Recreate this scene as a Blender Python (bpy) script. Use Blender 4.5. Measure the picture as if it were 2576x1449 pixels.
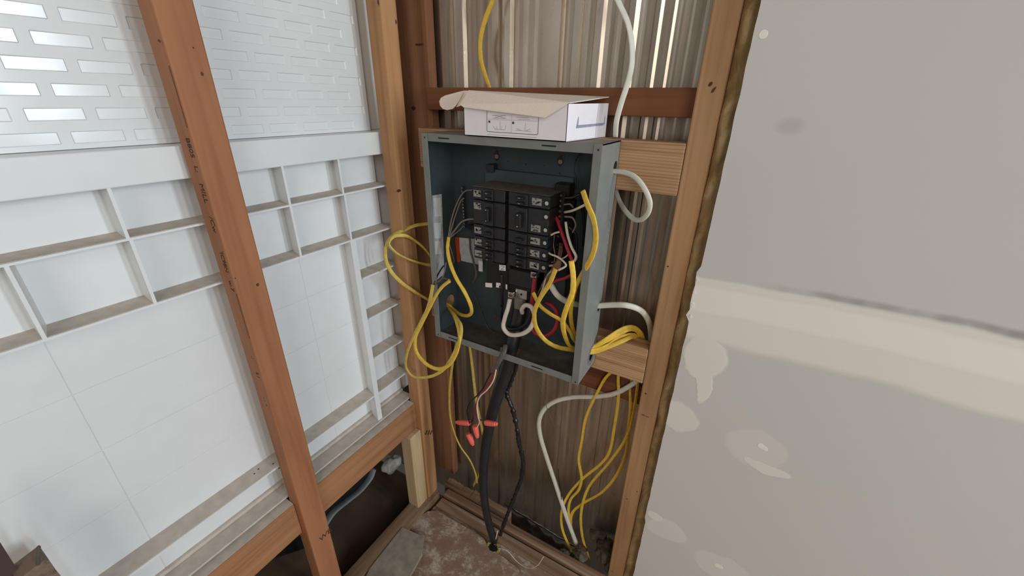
import bpy, bmesh, math, random
from mathutils import Vector, Matrix, noise
random.seed(7)
scn = bpy.context.scene
for o in list(bpy.data.objects):
    bpy.data.objects.remove(o)
COL = scn.collection

# ---------------------------------------------------------------- camera
H = 1.17                                   # height of the camera above the floor
FPX = 1027.88                              # focal length in pixels of the 2576 px wide frame
RIGHT = Vector((0.86552, 0.50063, 0.01554))
DOWN = Vector((0.22116, -0.35415, -0.90866))
FWD = Vector((-0.44940, 0.78990, -0.41725))
CAM = Vector((0, 0, H))
cam = bpy.data.cameras.new('camera')
cam.sensor_width = 36.0
cam.sensor_fit = 'HORIZONTAL'
cam.lens = FPX / 2576.0 * 36.0
cam.clip_start = 0.02
co = bpy.data.objects.new('camera', cam)
COL.objects.link(co)
M = Matrix.Identity(4)
for i in range(3):
    M[i][0] = RIGHT[i]; M[i][1] = -DOWN[i]; M[i][2] = -FWD[i]
M.translation = CAM
co.matrix_world = M
scn.camera = co

# ---------------------------------------------------------------- light
w = bpy.data.worlds.new('world'); scn.world = w; w.use_nodes = True
bg = w.node_tree.nodes['Background']
bg.inputs[0].default_value = (1.0, 0.93, 0.85, 1); bg.inputs[1].default_value = 0.22
# light from above the horizon, dim ground below it
_t = w.node_tree.nodes.new('ShaderNodeTexCoord'); _s = w.node_tree.nodes.new('ShaderNodeSeparateXYZ')
_r = w.node_tree.nodes.new('ShaderNodeValToRGB')
_r.color_ramp.elements[0].position = 0.42; _r.color_ramp.elements[0].color = (0.22, 0.19, 0.16, 1)
_r.color_ramp.elements[1].position = 0.56; _r.color_ramp.elements[1].color = (1.0, 0.93, 0.85, 1)
_m = w.node_tree.nodes.new('ShaderNodeMapRange'); _m.inputs[1].default_value = -1; _m.inputs[2].default_value = 1
w.node_tree.links.new(_t.outputs['Generated'], _s.inputs[0]); w.node_tree.links.new(_s.outputs[2], _m.inputs[0])
w.node_tree.links.new(_m.outputs[0], _r.inputs[0]); w.node_tree.links.new(_r.outputs[0], bg.inputs[0])

def area(name, loc, target, sx, sy, power, col):
    l = bpy.data.lights.new(name, 'AREA'); l.shape = 'RECTANGLE'; l.size = sx; l.size_y = sy
    l.energy = power; l.color = col
    o = bpy.data.objects.new(name, l); COL.objects.link(o)
    o.location = Vector(loc) + Vector((0, 0, H))
    d = Vector(target) - Vector(loc)
    o.rotation_euler = d.to_track_quat('-Z', 'Y').to_euler()
    return o
# daylight through three tall panes in the right-hand wall, outside the frame
for k, (yy, pw) in enumerate(((0.55, 23), (0.10, 15), (-0.35, 10))):
    area('daylight_pane', (2.3, yy, 0.35), (1.0, yy, 0.30), 0.20, 1.1, pw, (0.80, 0.91, 1.0))
# large warm fill light added far behind the camera
area('fill_light', (1.7, -2.6, 0.9), (-0.1, 0.7, -0.3), 1.6, 1.8, 38, (1.0, 0.95, 0.88))

scn.view_settings.view_transform = 'Standard'
scn.view_settings.look = 'None'
scn.view_settings.gamma = 1.0
scn.view_settings.use_curve_mapping = False
scn.view_settings.exposure = 0.0

# ---------------------------------------------------------------- helpers
def ray(px, py):
    a = (px - 1288.0) / FPX; b = (py - 724.5) / FPX
    return RIGHT * a + DOWN * b + FWD
def P(px, py, y=None, x=None, z=None):
    """point of the room seen at a pixel, on the plane y / x / z (camera-relative metres)"""
    d = ray(px, py)
    if y is not None: return d * (y / d.y)
    if x is not None: return d * (x / d.x)
    return d * (z / d.z)

def node_mat(name):
    m = bpy.data.materials.new(name); m.use_nodes = True
    nt = m.node_tree
    return m, nt, nt.nodes['Principled BSDF']
def N(nt, t, **kw):
    n = nt.nodes.new(t)
    for k, v in kw.items():
        if hasattr(n, k): setattr(n, k, v)
        else: n.inputs[k].default_value = v
    return n
def ramp(nt, stops):
    r = nt.nodes.new('ShaderNodeValToRGB')
    e = r.color_ramp.elements
    e[0].position, e[0].color = stops[0][0], (*stops[0][1], 1)
    e[1].position, e[1].color = stops[-1][0], (*stops[-1][1], 1)
    for p, c in stops[1:-1]:
        k = e.new(p); k.color = (*c, 1)
    return r
def srgb(r, g, b):
    f = lambda c: (c/255/12.92) if c/255 <= 0.04045 else ((c/255+0.055)/1.055)**2.4
    return (f(r), f(g), f(b))
def L_(nt, a, b): nt.links.new(a, b)
def coords(nt, scale, rnd=True, rot=(0, 0, 0)):
    tc = nt.nodes.new('ShaderNodeTexCoord')
    mp = nt.nodes.new('ShaderNodeMapping')
    mp.inputs['Scale'].default_value = scale
    mp.inputs['Rotation'].default_value = rot
    L_(nt, tc.outputs['Object'], mp.inputs['Vector'])
    if rnd:
        oi = nt.nodes.new('ShaderNodeObjectInfo')
        cb = nt.nodes.new('ShaderNodeCombineXYZ')
        mu = N(nt, 'ShaderNodeMath', operation='MULTIPLY'); mu.inputs[1].default_value = 13.0
        L_(nt, oi.outputs['Random'], mu.inputs[0])
        for i in range(3): L_(nt, mu.outputs[0], cb.inputs[i])
        L_(nt, cb.outputs[0], mp.inputs['Location'])
    return mp.outputs[0]
def bump(nt, bs, h, strength, dist=0.002):
    b = nt.nodes.new('ShaderNodeBump'); b.inputs['Strength'].default_value = strength
    b.inputs['Distance'].default_value = dist
    L_(nt, h, b.inputs['Height']); L_(nt, b.outputs[0], bs.inputs['Normal'])

def mat_wood(name, base, dark, axis, light=None, grain=1.0, rough=0.65, rings=False):
    m, nt, bs = node_mat(name)
    light = light or base
    sc = {'X': (2.2, 60, 60), 'Y': (60, 2.2, 60), 'Z': (60, 60, 2.2)}[axis]
    v = coords(nt, tuple(s*grain for s in sc))
    n1 = N(nt, 'ShaderNodeTexNoise', Scale=1.0, Detail=6.0, Roughness=0.6, Distortion=0.3); L_(nt, v, n1.inputs['Vector'])
    v2 = coords(nt, {'X': (2.5, 9, 9), 'Y': (9, 2.5, 9), 'Z': (9, 9, 2.5)}[axis])
    n2 = N(nt, 'ShaderNodeTexNoise', Scale=1.0, Detail=3.0, Roughness=0.55); L_(nt, v2, n2.inputs['Vector'])
    r1 = ramp(nt, [(0.30, dark), (0.48, base), (0.75, light)]); L_(nt, n1.outputs[0], r1.inputs[0])
    r2 = ramp(nt, [(0.25, (0.62, 0.58, 0.55)), (0.55, (1, 1, 1)), (0.8, (1.12, 1.08, 1.0))]); L_(nt, n2.outputs[0], r2.inputs[0])
    mx = N(nt, 'ShaderNodeMix', data_type='RGBA', blend_type='MULTIPLY'); mx.inputs[0].default_value = 0.8
    L_(nt, r1.outputs[0], mx.inputs[6]); L_(nt, r2.outputs[0], mx.inputs[7])
    out = mx.outputs[2]
    if rings:
        # cathedral grain: distorted bands across the board
        vr = coords(nt, {'X': (1.6, 30, 30), 'Z': (30, 30, 1.6), 'Y': (30, 1.6, 30)}[axis])
        wv = N(nt, 'ShaderNodeTexWave', wave_type='BANDS', bands_direction='Z' if axis != 'Z' else 'X',
               Scale=2.0, Distortion=5.0, Detail=2.0)
        wv.inputs['Detail Scale'].default_value = 0.7
        L_(nt, vr, wv.inputs['Vector'])
        r3 = ramp(nt, [(0.0, (0.70, 0.60, 0.52)), (0.35, (1, 1, 1)), (1.0, (1, 1, 1))]); L_(nt, wv.outputs['Fac'], r3.inputs[0])
        m2 = N(nt, 'ShaderNodeMix', data_type='RGBA', blend_type='MULTIPLY'); m2.inputs[0].default_value = 0.75
        L_(nt, out, m2.inputs[6]); L_(nt, r3.outputs[0], m2.inputs[7]); out = m2.outputs[2]
    L_(nt, out, bs.inputs['Base Color'])
    bs.inputs['Roughness'].default_value = rough
    bs.inputs['Specular IOR Level'].default_value = 0.3
    bump(nt, bs, n1.outputs[0], 0.35, 0.0006)
    return m
def mat_plain(name, col, rough=0.5, metal=0.0, var=0.12, scale=40, spec=0.5, bumps=0.0, bscale=None):
    m, nt, bs = node_mat(name)
    v = coords(nt, (scale,)*3)
    n = N(nt, 'ShaderNodeTexNoise', Scale=1.0, Detail=4.0); L_(nt, v, n.inputs['Vector'])
    lo = tuple(c*(1-var) for c in col); hi = tuple(min(1, c*(1+var)) for c in col)
    r = ramp(nt, [(0.3, lo), (0.7, hi)]); L_(nt, n.outputs[0], r.inputs[0])
    L_(nt, r.outputs[0], bs.inputs['Base Color'])
    bs.inputs['Roughness'].default_value = rough; bs.inputs['Metallic'].default_value = metal
    bs.inputs['Specular IOR Level'].default_value = spec
    if bumps:
        n2 = N(nt, 'ShaderNodeTexNoise', Scale=1.0, Detail=3.0)
        L_(nt, coords(nt, (bscale or scale,)*3), n2.inputs['Vector'])
        bump(nt, bs, n2.outputs[0], bumps, 0.001)
    return m

# ---- mesh helpers: everything is modelled in camera-relative metres, z is raised by H on linking
def finish(name, bm, mat, parent=None, smooth=False, origin=None):
    bmesh.ops.recalc_face_normals(bm, faces=bm.faces[:])
    me = bpy.data.meshes.new(name)
    xs = [v.co for v in bm.verts]
    lo = Vector((min(c.x for c in xs), min(c.y for c in xs), min(c.z for c in xs)))
    hi = Vector((max(c.x for c in xs), max(c.y for c in xs), max(c.z for c in xs)))
    og = Vector(origin) if origin is not None else Vector(((lo.x+hi.x)/2, (lo.y+hi.y)/2, lo.z))
    bmesh.ops.translate(bm, verts=bm.verts[:], vec=-og)
    bm.to_mesh(me); bm.free()
    if smooth:
        for p in me.polygons: p.use_smooth = True
    o = bpy.data.objects.new(name, me); COL.objects.link(o)
    if mat: me.materials.append(mat)
    wloc = og + Vector((0, 0, H))
    if parent:
        o.parent = parent
        pw = Vector((0, 0, 0)); q = parent
        while q: pw += q.location; q = q.parent
        o.location = wloc - pw
    else:
        o.location = wloc
    return o
def tag(o, label=None, cat=None, group=None, kind=None):
    if label: o['label'] = label
    if cat: o['category'] = cat
    if group: o['group'] = group
    if kind: o['kind'] = kind
    return o
def empty(name, loc, label, cat, group=None):
    o = bpy.data.objects.new(name, None); COL.objects.link(o)
    o.location = Vector(loc) + Vector((0, 0, H)); o.empty_display_size = 0.05
    return tag(o, label, cat, group)
def add_box(bm, lo, hi, bevel=0.0, seg=2):
    x0, y0, z0 = lo; x1, y1, z1 = hi
    vs = [bm.verts.new(c) for c in ((x0,y0,z0),(x1,y0,z0),(x1,y1,z0),(x0,y1,z0),(x0,y0,z1),(x1,y0,z1),(x1,y1,z1),(x0,y1,z1))]
    fs = [bm.faces.new([vs[i] for i in f]) for f in ((0,3,2,1),(4,5,6,7),(0,1,5,4),(1,2,6,5),(2,3,7,6),(3,0,4,7))]
    if bevel:
        es = list({e for f in fs for e in f.edges})
        bmesh.ops.bevel(bm, geom=es, offset=bevel, segments=seg, affect='EDGES', profile=0.5)
    return vs
def box(name, lo, hi, mat, parent=None, bevel=0.0, seg=2):
    bm = bmesh.new(); add_box(bm, lo, hi, bevel, seg)
    return finish(name, bm, mat, parent)
def add_hex(bm, a, b):
    """solid between two quads a and b (4 points each, same order)"""
    va = [bm.verts.new(p) for p in a]; vb = [bm.verts.new(p) for p in b]
    bm.faces.new(va); bm.faces.new(vb[::-1])
    n = len(va)
    for i in range(n):
        bm.faces.new([va[i], vb[i], vb[(i+1) % n], va[(i+1) % n]])
def plate(name, pts, normal, t, mat, parent=None, smooth=False):
    """polygon pushed along normal*t into a solid sheet"""
    bm = bmesh.new(); n = Vector(normal).normalized() * t
    add_hex(bm, [Vector(p) for p in pts], [Vector(p) + n for p in pts])
    return finish(name, bm, mat, parent, smooth)
def add_cyl(bm, c, axis, r, h, seg=16, r2=None):
    a = Vector(axis).normalized(); q = Vector((0, 0, 1)).rotation_difference(a)
    r2 = r if r2 is None else r2
    A, B = [], []
    for i in range(seg):
        t = 2*math.pi*i/seg
        A.append(bm.verts.new(Vector(c) + q @ Vector((r*math.cos(t), r*math.sin(t), 0))))
        B.append(bm.verts.new(Vector(c) + a*h + q @ Vector((r2*math.cos(t), r2*math.sin(t), 0))))
    bm.faces.new(A[::-1]); bm.faces.new(B)
    for i in range(seg):
        bm.faces.new([A[i], A[(i+1) % seg], B[(i+1) % seg], B[i]])
def cyl(name, c, axis, r, h, mat, parent=None, seg=16, r2=None):
    bm = bmesh.new(); add_cyl(bm, c, axis, r, h, seg, r2)
    return finish(name, bm, mat, parent)

def catmull(pts, sub=8):
    pts = [Vector(p) for p in pts]
    if len(pts) < 3: 
        return [pts[0].lerp(pts[-1], i/sub) for i in range(sub+1)]
    out = []
    ex = [pts[0]*2 - pts[1]] + pts + [pts[-1]*2 - pts[-2]]
    for i in range(1, len(ex)-2):
        p0, p1, p2, p3 = ex[i-1:i+3]
        # centripetal parametrisation keeps the loops free of kinks
        t0 = 0; t1 = t0 + max((p1-p0).length, 1e-5)**0.5; t2 = t1 + max((p2-p1).length, 1e-5)**0.5; t3 = t2 + max((p3-p2).length, 1e-5)**0.5
        for k in range(sub):
            t = t1 + (t2-t1)*k/sub
            A1 = p0*((t1-t)/(t1-t0)) + p1*((t-t0)/(t1-t0)); A2 = p1*((t2-t)/(t2-t1)) + p2*((t-t1)/(t2-t1)); A3 = p2*((t3-t)/(t3-t2)) + p3*((t-t2)/(t3-t2))
            B1 = A1*((t2-t)/(t2-t0)) + A2*((t-t0)/(t2-t0)); B2 = A2*((t3-t)/(t3-t1)) + A3*((t-t1)/(t3-t1))
            out.append(B1*((t2-t)/(t2-t1)) + B2*((t-t1)/(t2-t1)))
    out.append(pts[-1])
    return out
def sweep(bm, pts, wd, ht, sub=8, seg=12, ref=(0.15, -1, 0.25), twist=0.0, taper=None, wob=0.0, lump=0.0):
    c = catmull(pts, sub); n = len(c); rings = []
    ref = Vector(ref).normalized(); side = None
    seed = random.random()*50
    for i, p in enumerate(c):
        t = (c[min(i+1, n-1)] - c[max(i-1, 0)]).normalized()
        s = t.cross(ref)
        if s.length < 0.25 and side is not None: s = side - t*side.dot(t)
        s.normalize()
        if side is not None and s.dot(side) < 0: s = -s
        if side is not None: s = (s*0.45 + side*0.55); s = (s - t*s.dot(t)).normalized()
        side = s
        u = t.cross(s).normalized()
        a = twist*math.sin(i/n*5.0 + seed) + wob*math.sin(i*0.37+seed)
        s2 = s*math.cos(a) + u*math.sin(a); u2 = u*math.cos(a) - s*math.sin(a)
        k = 1.0 if taper is None else taper(i/(n-1))
        if lump: k *= 1 + lump*noise.noise(Vector((i*0.45, seed, 0)))
        rings.append([bm.verts.new(p + s2*(math.copysign(abs(math.cos(q))**0.8, math.cos(q))*wd/2*k) + u2*(math.copysign(abs(math.sin(q))**0.8, math.sin(q))*ht/2*k))
                      for q in [2*math.pi*j/seg for j in range(seg)]])
    for a, b in zip(rings, rings[1:]):
        for j in range(seg):
            bm.faces.new([a[j], a[(j+1) % seg], b[(j+1) % seg], b[j]])
    bm.faces.new(rings[0][::-1]); bm.faces.new(rings[-1])
def cable(name, pts, wd, ht, mat, label=None, cat='cable', group=None, parent=None, **kw):
    bm = bmesh.new(); sweep(bm, pts, wd, ht, **kw)
    o = finish(name, bm, mat, parent, smooth=True)
    if parent is None: tag(o, label, cat, group)
    elif label: o['label'] = label
    return o
def PP(*q):
    """list of (px, py, y) -> points"""
    return [P(a, b, y=c) for a, b, c in q]
def text_mesh(name, body, loc, xdir, ydir, size, mat, parent, thick=0.0002):
    cu = bpy.data.curves.new(name, 'FONT'); cu.body = body; cu.size = size; cu.extrude = thick
    cu.align_x = 'CENTER'; cu.align_y = 'CENTER'
    t = bpy.data.objects.new('tmp', cu); COL.objects.link(t)
    dg = bpy.context.evaluated_depsgraph_get()
    me = bpy.data.meshes.new_from_object(t.evaluated_get(dg))
    bpy.data.objects.remove(t)
    bm = bmesh.new(); bm.from_mesh(me)
    X = Vector(xdir).normalized(); Y = Vector(ydir).normalized(); Z = X.cross(Y)
    mt = Matrix(((X.x, Y.x, Z.x, loc[0]), (X.y, Y.y, Z.y, loc[1]), (X.z, Y.z, Z.z, loc[2]), (0, 0, 0, 1)))
    bmesh.ops.transform(bm, matrix=mt, verts=bm.verts[:])
    return finish(name, bm, mat, parent)

# ---------------------------------------------------------------- materials
S = srgb
M_STUD = mat_wood('wood_orange', S(166, 112, 77), S(148, 96, 63), 'Z', S(176, 121, 84), grain=0.7)
M_STUD_D = mat_wood('wood_dark', S(160, 112, 80), S(126, 84, 56), 'Z', S(178, 130, 96), grain=0.7)
M_STUD_C = mat_wood('wood_honey', S(180, 134, 92), S(154, 108, 70), 'Z', S(194, 148, 106), grain=0.7)
M_STUD_P = mat_wood('wood_pale', S(198, 172, 134), S(170, 140, 100), 'Z', S(214, 190, 152))
M_STUD_R = mat_wood('wood_right', S(188, 146, 106), S(166, 122, 84), 'Z', S(200, 160, 118), grain=0.8)
M_BLOCKY = mat_wood('wood_block_side', S(164, 116, 80), S(144, 98, 65), 'Y', S(176, 128, 91))
M_BLOCKX = mat_wood('wood_block', S(204, 164, 124), S(176, 132, 94), 'X', S(212, 174, 134), rings=True)
M_RED = mat_wood('wood_red', S(128, 80, 52), S(88, 50, 32), 'X', S(144, 96, 66), grain=0.6)
M_PLATE = mat_wood('wood_dusty', S(132, 106, 82), S(84, 62, 44), 'Y', S(158, 134, 108), rough=0.9)
M_SILL = mat_wood('wood_sill', S(136, 106, 82), S(78, 58, 42), 'X', S(182, 162, 138), rough=0.9, grain=0.6)
M_WHITE = mat_plain('abs_plastic', S(226, 227, 226), rough=0.36, var=0.015, spec=0.45, bumps=0.06, bscale=300)
M_TILE = mat_plain('abs_tile', S(226, 227, 226), rough=0.17, var=0.01, spec=0.5, bumps=0.03, bscale=60)
M_DUSTY = mat_plain('dusty_plastic', S(196, 186, 174), rough=0.8, var=0.10, scale=60, spec=0.2)
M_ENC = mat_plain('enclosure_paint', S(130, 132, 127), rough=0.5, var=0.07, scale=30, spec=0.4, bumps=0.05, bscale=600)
M_ENC_SHADE = mat_plain('enclosure_shaded', S(68, 77, 80), rough=0.55, var=0.10, scale=12, spec=0.35)  # darker copy of the enclosure paint, with the recess shade in its colour
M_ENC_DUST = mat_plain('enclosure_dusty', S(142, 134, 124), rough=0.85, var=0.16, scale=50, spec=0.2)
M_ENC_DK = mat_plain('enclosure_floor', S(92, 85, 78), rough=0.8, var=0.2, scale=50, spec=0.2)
M_BLK = mat_plain('black_plastic', S(36, 36, 38), rough=0.45, var=0.25, scale=120)
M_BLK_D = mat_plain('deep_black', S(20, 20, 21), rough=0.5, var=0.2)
M_BLK_DUST = mat_plain('dusty_black', S(86, 78, 70), rough=0.9, var=0.3, scale=90)
M_STEEL = mat_plain('bright_steel', S(200, 200, 196), rough=0.25, metal=1.0, var=0.15, scale=200)
M_YEL = mat_plain('yellow_jacket', S(232, 192, 70), rough=0.5, var=0.10, scale=150, bumps=0.35, bscale=260)
M_YEL_D = mat_plain('yellow_jacket_dusty', S(212, 184, 88), rough=0.6, var=0.14, scale=90, bumps=0.35, bscale=260)
M_WJ = mat_plain('white_jacket', S(226, 222, 208), rough=0.5, var=0.05, scale=80)
M_WI = mat_plain('white_insulation', S(222, 208, 192), rough=0.45, var=0.06)
M_RI = mat_plain('red_insulation', S(160, 40, 56), rough=0.4, var=0.12)
M_BI = mat_plain('black_insulation', S(26, 25, 26), rough=0.4, var=0.2)
M_BIG = mat_plain('black_sheath', S(38, 38, 40), rough=0.38, var=0.2, scale=50)
M_TAPE = mat_plain('black_tape', S(30, 29, 29), rough=0.3, var=0.4, scale=150, bumps=0.6, bscale=220)
M_CU = mat_plain('bare_copper', S(132, 98, 76), rough=0.4, metal=0.5, var=0.2)
M_GI = mat_plain('grey_insulation', S(128, 120, 110), rough=0.5, var=0.1)
M_NUT = mat_plain('wire_nut', S(246, 112, 96), rough=0.4, var=0.04)
M_INK = mat_plain('ink', S(64, 34, 20), rough=0.8, var=0.4, scale=300)
M_INKB = mat_plain('printing_ink', S(66, 68, 78), rough=0.7, var=0.2, scale=300)
M_INKG = mat_plain('grey_printing', S(160, 158, 172), rough=0.7, var=0.2, scale=300)
M_CARDW = mat_plain('white_card', S(246, 240, 243), rough=0.65, var=0.02)
M_CARDB = mat_plain('card_inside', S(244, 228, 212), rough=0.85, var=0.04, scale=300)
M_PAPER = mat_plain('paper_label', S(190, 192, 192), rough=0.7, var=0.14, scale=120)
M_ORG = mat_plain('orange_strip', S(196, 74, 30), rough=0.6)
M_CLAMP = mat_plain('dull_grey', S(84, 82, 78), rough=0.5, var=0.2)
M_LBL = mat_plain('rating_print', S(150, 148, 142), rough=0.6, var=0.25, scale=400)
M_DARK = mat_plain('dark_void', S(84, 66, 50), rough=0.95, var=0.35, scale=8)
M_TUBG = mat_plain('grey_tub_shell', S(120, 122, 124), rough=0.5, var=0.1)
M_KNOT = mat_plain('knot', S(84, 46, 28), rough=0.7, var=0.4, scale=200)

def mat_insul():
    m, nt, bs = node_mat('fibre_insulation')
    n = N(nt, 'ShaderNodeTexNoise', Scale=1.0, Detail=8.0, Roughness=0.7, Distortion=1.2); L_(nt, coords(nt, (28, 28, 16)), n.inputs['Vector'])
    r = ramp(nt, [(0.25, S(150, 118, 76)), (0.48, S(190, 160, 112)), (0.62, S(206, 180, 132)), (0.8, S(228, 214, 176))]); L_(nt, n.outputs[0], r.inputs[0])
    L_(nt, r.outputs[0], bs.inputs['Base Color']); bs.inputs['Roughness'].default_value = 0.95
    bump(nt, bs, n.outputs[0], 0.5, 0.006)
    return m
M_INS = mat_insul()
M_FLUFF = mat_plain('grey_fluff', S(96, 84, 70), rough=0.95, var=0.5, scale=45, bumps=0.9, bscale=120)

def mat_metal():
    m, nt, bs = node_mat('galvanised_sheet')
    n = N(nt, 'ShaderNodeTexNoise', Scale=1.0, Detail=5.0, Roughness=0.6); L_(nt, coords(nt, (26, 26, 5), rnd=False), n.inputs['Vector'])
    r = ramp(nt, [(0.3, S(184, 171, 154)), (0.7, S(212, 201, 186))]); L_(nt, n.outputs[0], r.inputs[0])
    n2 = N(nt, 'ShaderNodeTexNoise', Scale=1.0, Detail=5.0, Roughness=0.6); L_(nt, coords(nt, (22, 22, 9), rnd=False), n2.inputs['Vector'])
    r2 = ramp(nt, [(0.66, (0, 0, 0)), (0.80, (1, 1, 1))]); L_(nt, n2.outputs[0], r2.inputs[0])
    mx = N(nt, 'ShaderNodeMix', data_type='RGBA'); L_(nt, r2.outputs[0], mx.inputs[0])
    L_(nt, r.outputs[0], mx.inputs[6]); mx.inputs[7].default_value = (*S(140, 116, 94), 1)
    L_(nt, mx.outputs[2], bs.inputs['Base Color'])
    bs.inputs['Metallic'].default_value = 0.88
    rr = ramp(nt, [(0.3, (0.26,)*3), (0.7, (0.32,)*3)]); L_(nt, n2.outputs[0], rr.inputs[0]); L_(nt, rr.outputs[0], bs.inputs['Roughness'])
    return m
M_METAL = mat_metal()

def mat_drywall():
    """grey board paper with a taped joint and dabs of joint compound, in room coordinates"""
    m, nt, bs = node_mat('drywall')
    g = nt.nodes.new('ShaderNodeNewGeometry')
    sp = nt.nodes.new('ShaderNodeSeparateXYZ'); L_(nt, g.outputs['Position'], sp.inputs[0])
    def math_(op, a, b=None, c=None):
        n = N(nt, 'ShaderNodeMath', operation=op)
        for i, v in enumerate((a, b, c)):
            if v is None: continue
            if isinstance(v, (int, float)): n.inputs[i].default_value = v
            else: L_(nt, v, n.inputs[i])
        return n.outputs[0]
    def sstep(v, a, b):
        n = N(nt, 'ShaderNodeMapRange', interpolation_type='SMOOTHSTEP')
        L_(nt, v, n.inputs[0]); n.inputs[1].default_value = a; n.inputs[2].default_value = b
        return n.outputs[0]
    def noise_(sc, det=3.0):
        n = N(nt, 'ShaderNodeTexNoise', Scale=sc, Detail=det); L_(nt, g.outputs['Position'], n.inputs['Vector'])
        return n.outputs[0]
    X, Z = sp.outputs[0], sp.outputs[2]
    wob = math_('MULTIPLY', math_('SUBTRACT', noise_(6.0), 0.5), 0.030)
    Zr = math_('ADD', math_('SUBTRACT', Z, H), wob)
    tape = math_('MULTIPLY', sstep(Zr, -0.395, -0.378), math_('SUBTRACT', 1.0, sstep(Zr, -0.272, -0.266)))
    core = math_('MULTIPLY', sstep(Zr, -0.350, -0.325), math_('SUBTRACT', 1.0, sstep(Zr, -0.290, -0.266)))
    wx = math_('ADD', X, math_('MULTIPLY', math_('SUBTRACT', noise_(22.0), 0.5), 0.030))
    wz = math_('ADD', math_('SUBTRACT', Z, H), math_('MULTIPLY', math_('SUBTRACT', noise_(17.0), 0.5), 0.034))
    dabs = None
    for (cx, cz, rx, rz, k) in ((-0.005, -0.425, 0.036, 0.050, 0.7), (0.008, -0.475, 0.014, 0.050, 0.7), (-0.022, -0.575, 0.040, 0.034, 0.55), (0.115, -0.585, 0.050, 0.046, 0.25),
                                (0.145, -0.618, 0.040, 0.012, 0.6), (0.128, -0.572, 0.009, 0.006, 1.3), (0.128, -0.930, 0.060, 0.040, 0.3), (0.126, -0.928, 0.008, 0.007, 1.3),
                                (0.008, -0.895, 0.045, 0.034, 0.35), (-0.024, -0.868, 0.018, 0.012, 0.6), (0.33, -0.86, 0.03, 0.05, 0.2)):
        d = math_('POWER', math_('DIVIDE', math_('SUBTRACT', wx, cx), rx), 2.0)
        e = math_('POWER', math_('DIVIDE', math_('SUBTRACT', wz, cz), rz), 2.0)
        q = math_('MULTIPLY', math_('SUBTRACT', 1.0, sstep(math_('ADD', d, e), 0.75, 1.1)), k)
        dabs = q if dabs is None else math_('MAXIMUM', dabs, q)
    # unwobbled small round fastener spots
    spot = None
    for (cx, cz, r) in ((-0.030, 0.086, 0.0055),):
        d = math_('POWER', math_('DIVIDE', math_('SUBTRACT', X, cx), r), 2.0)
        e = math_('POWER', math_('DIVIDE', math_('SUBTRACT', math_('SUBTRACT', Z, H), cz), r), 2.0)
        spot = math_('SUBTRACT', 1.0, sstep(math_('ADD', d, e), 0.8, 1.1))
    mask = math_('MAXIMUM', math_('MAXIMUM', math_('MULTIPLY', tape, 0.72), math_('MULTIPLY', core, 1.0)), math_('MAXIMUM', dabs, math_('MULTIPLY', spot, 1.3)))
    n = noise_(2.2); 
    r = ramp(nt, [(0.3, S(211, 209, 202)), (0.7, S(216, 211, 205))]); L_(nt, n, r.inputs[0])
    mx = N(nt, 'ShaderNodeMix', data_type='RGBA'); mx.clamp_factor = True
    L_(nt, mask, mx.inputs[0]); L_(nt, r.outputs[0], mx.inputs[6]); mx.inputs[7].default_value = (*S(247, 241, 230), 1)
    # dark smears along the top edge of the joint and one stain higher up
    smz = math_('MULTIPLY', sstep(Zr, -0.275, -0.266), math_('SUBTRACT', 1.0, sstep(Zr, -0.263, -0.255)))
    smx = math_('MULTIPLY', sstep(X, 0.02, 0.18), sstep(noise_(9.0), 0.42, 0.60))
    smear = math_('MULTIPLY', math_('MULTIPLY', smz, smx), 0.55)
    d = math_('POWER', math_('DIVIDE', math_('SUBTRACT', wx, 0.031), 0.020), 2.0)
    e = math_('POWER', math_('DIVIDE', math_('SUBTRACT', wz, -0.028), 0.014), 2.0)
    stain = math_('MULTIPLY', math_('SUBTRACT', 1.0, sstep(math_('ADD', d, e), 0.0, 1.2)), 0.18)
    m3 = N(nt, 'ShaderNodeMix', data_type='RGBA'); L_(nt, math_('MAXIMUM', smear, stain), m3.inputs[0])
    L_(nt, mx.outputs[2], m3.inputs[6]); m3.inputs[7].default_value = (*S(120, 112, 108), 1)
    L_(nt, m3.outputs[2], bs.inputs['Base Color'])
    bs.inputs['Roughness'].default_value = 0.85; bs.inputs['Specular IOR Level'].default_value = 0.15
    hgt = math_('ADD', math_('MULTIPLY', mask, 1.0), math_('MULTIPLY', noise_(400.0), 0.08))
    bump(nt, bs, hgt, 0.35, 0.0015)
    return m
M_DRY = mat_drywall()

def mat_floor():
    m, nt, bs = node_mat('dusty_floor')
    n = N(nt, 'ShaderNodeTexNoise', Scale=1.0, Detail=12.0, Roughness=0.82, Distortion=0.15); L_(nt, coords(nt, (13, 17, 15), rnd=False), n.inputs['Vector'])
    r = ramp(nt, [(0.30, S(120, 94, 76)), (0.50, S(144, 116, 96)), (0.60, S(190, 176, 162)), (0.8, S(204, 196, 186))]); L_(nt, n.outputs[0], r.inputs[0])
    L_(nt, r.outputs[0], bs.inputs['Base Color']); bs.inputs['Roughness'].default_value = 0.8
    bump(nt, bs, n.outputs[0], 0.5, 0.003)
    return m
M_FLOOR = mat_floor()

# ================================================================ SETTING
XW = -0.65      # room face of the left wall's studs
YB = 0.738      # room face of the back wall's studs
YM = 0.835      # sheet metal
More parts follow.
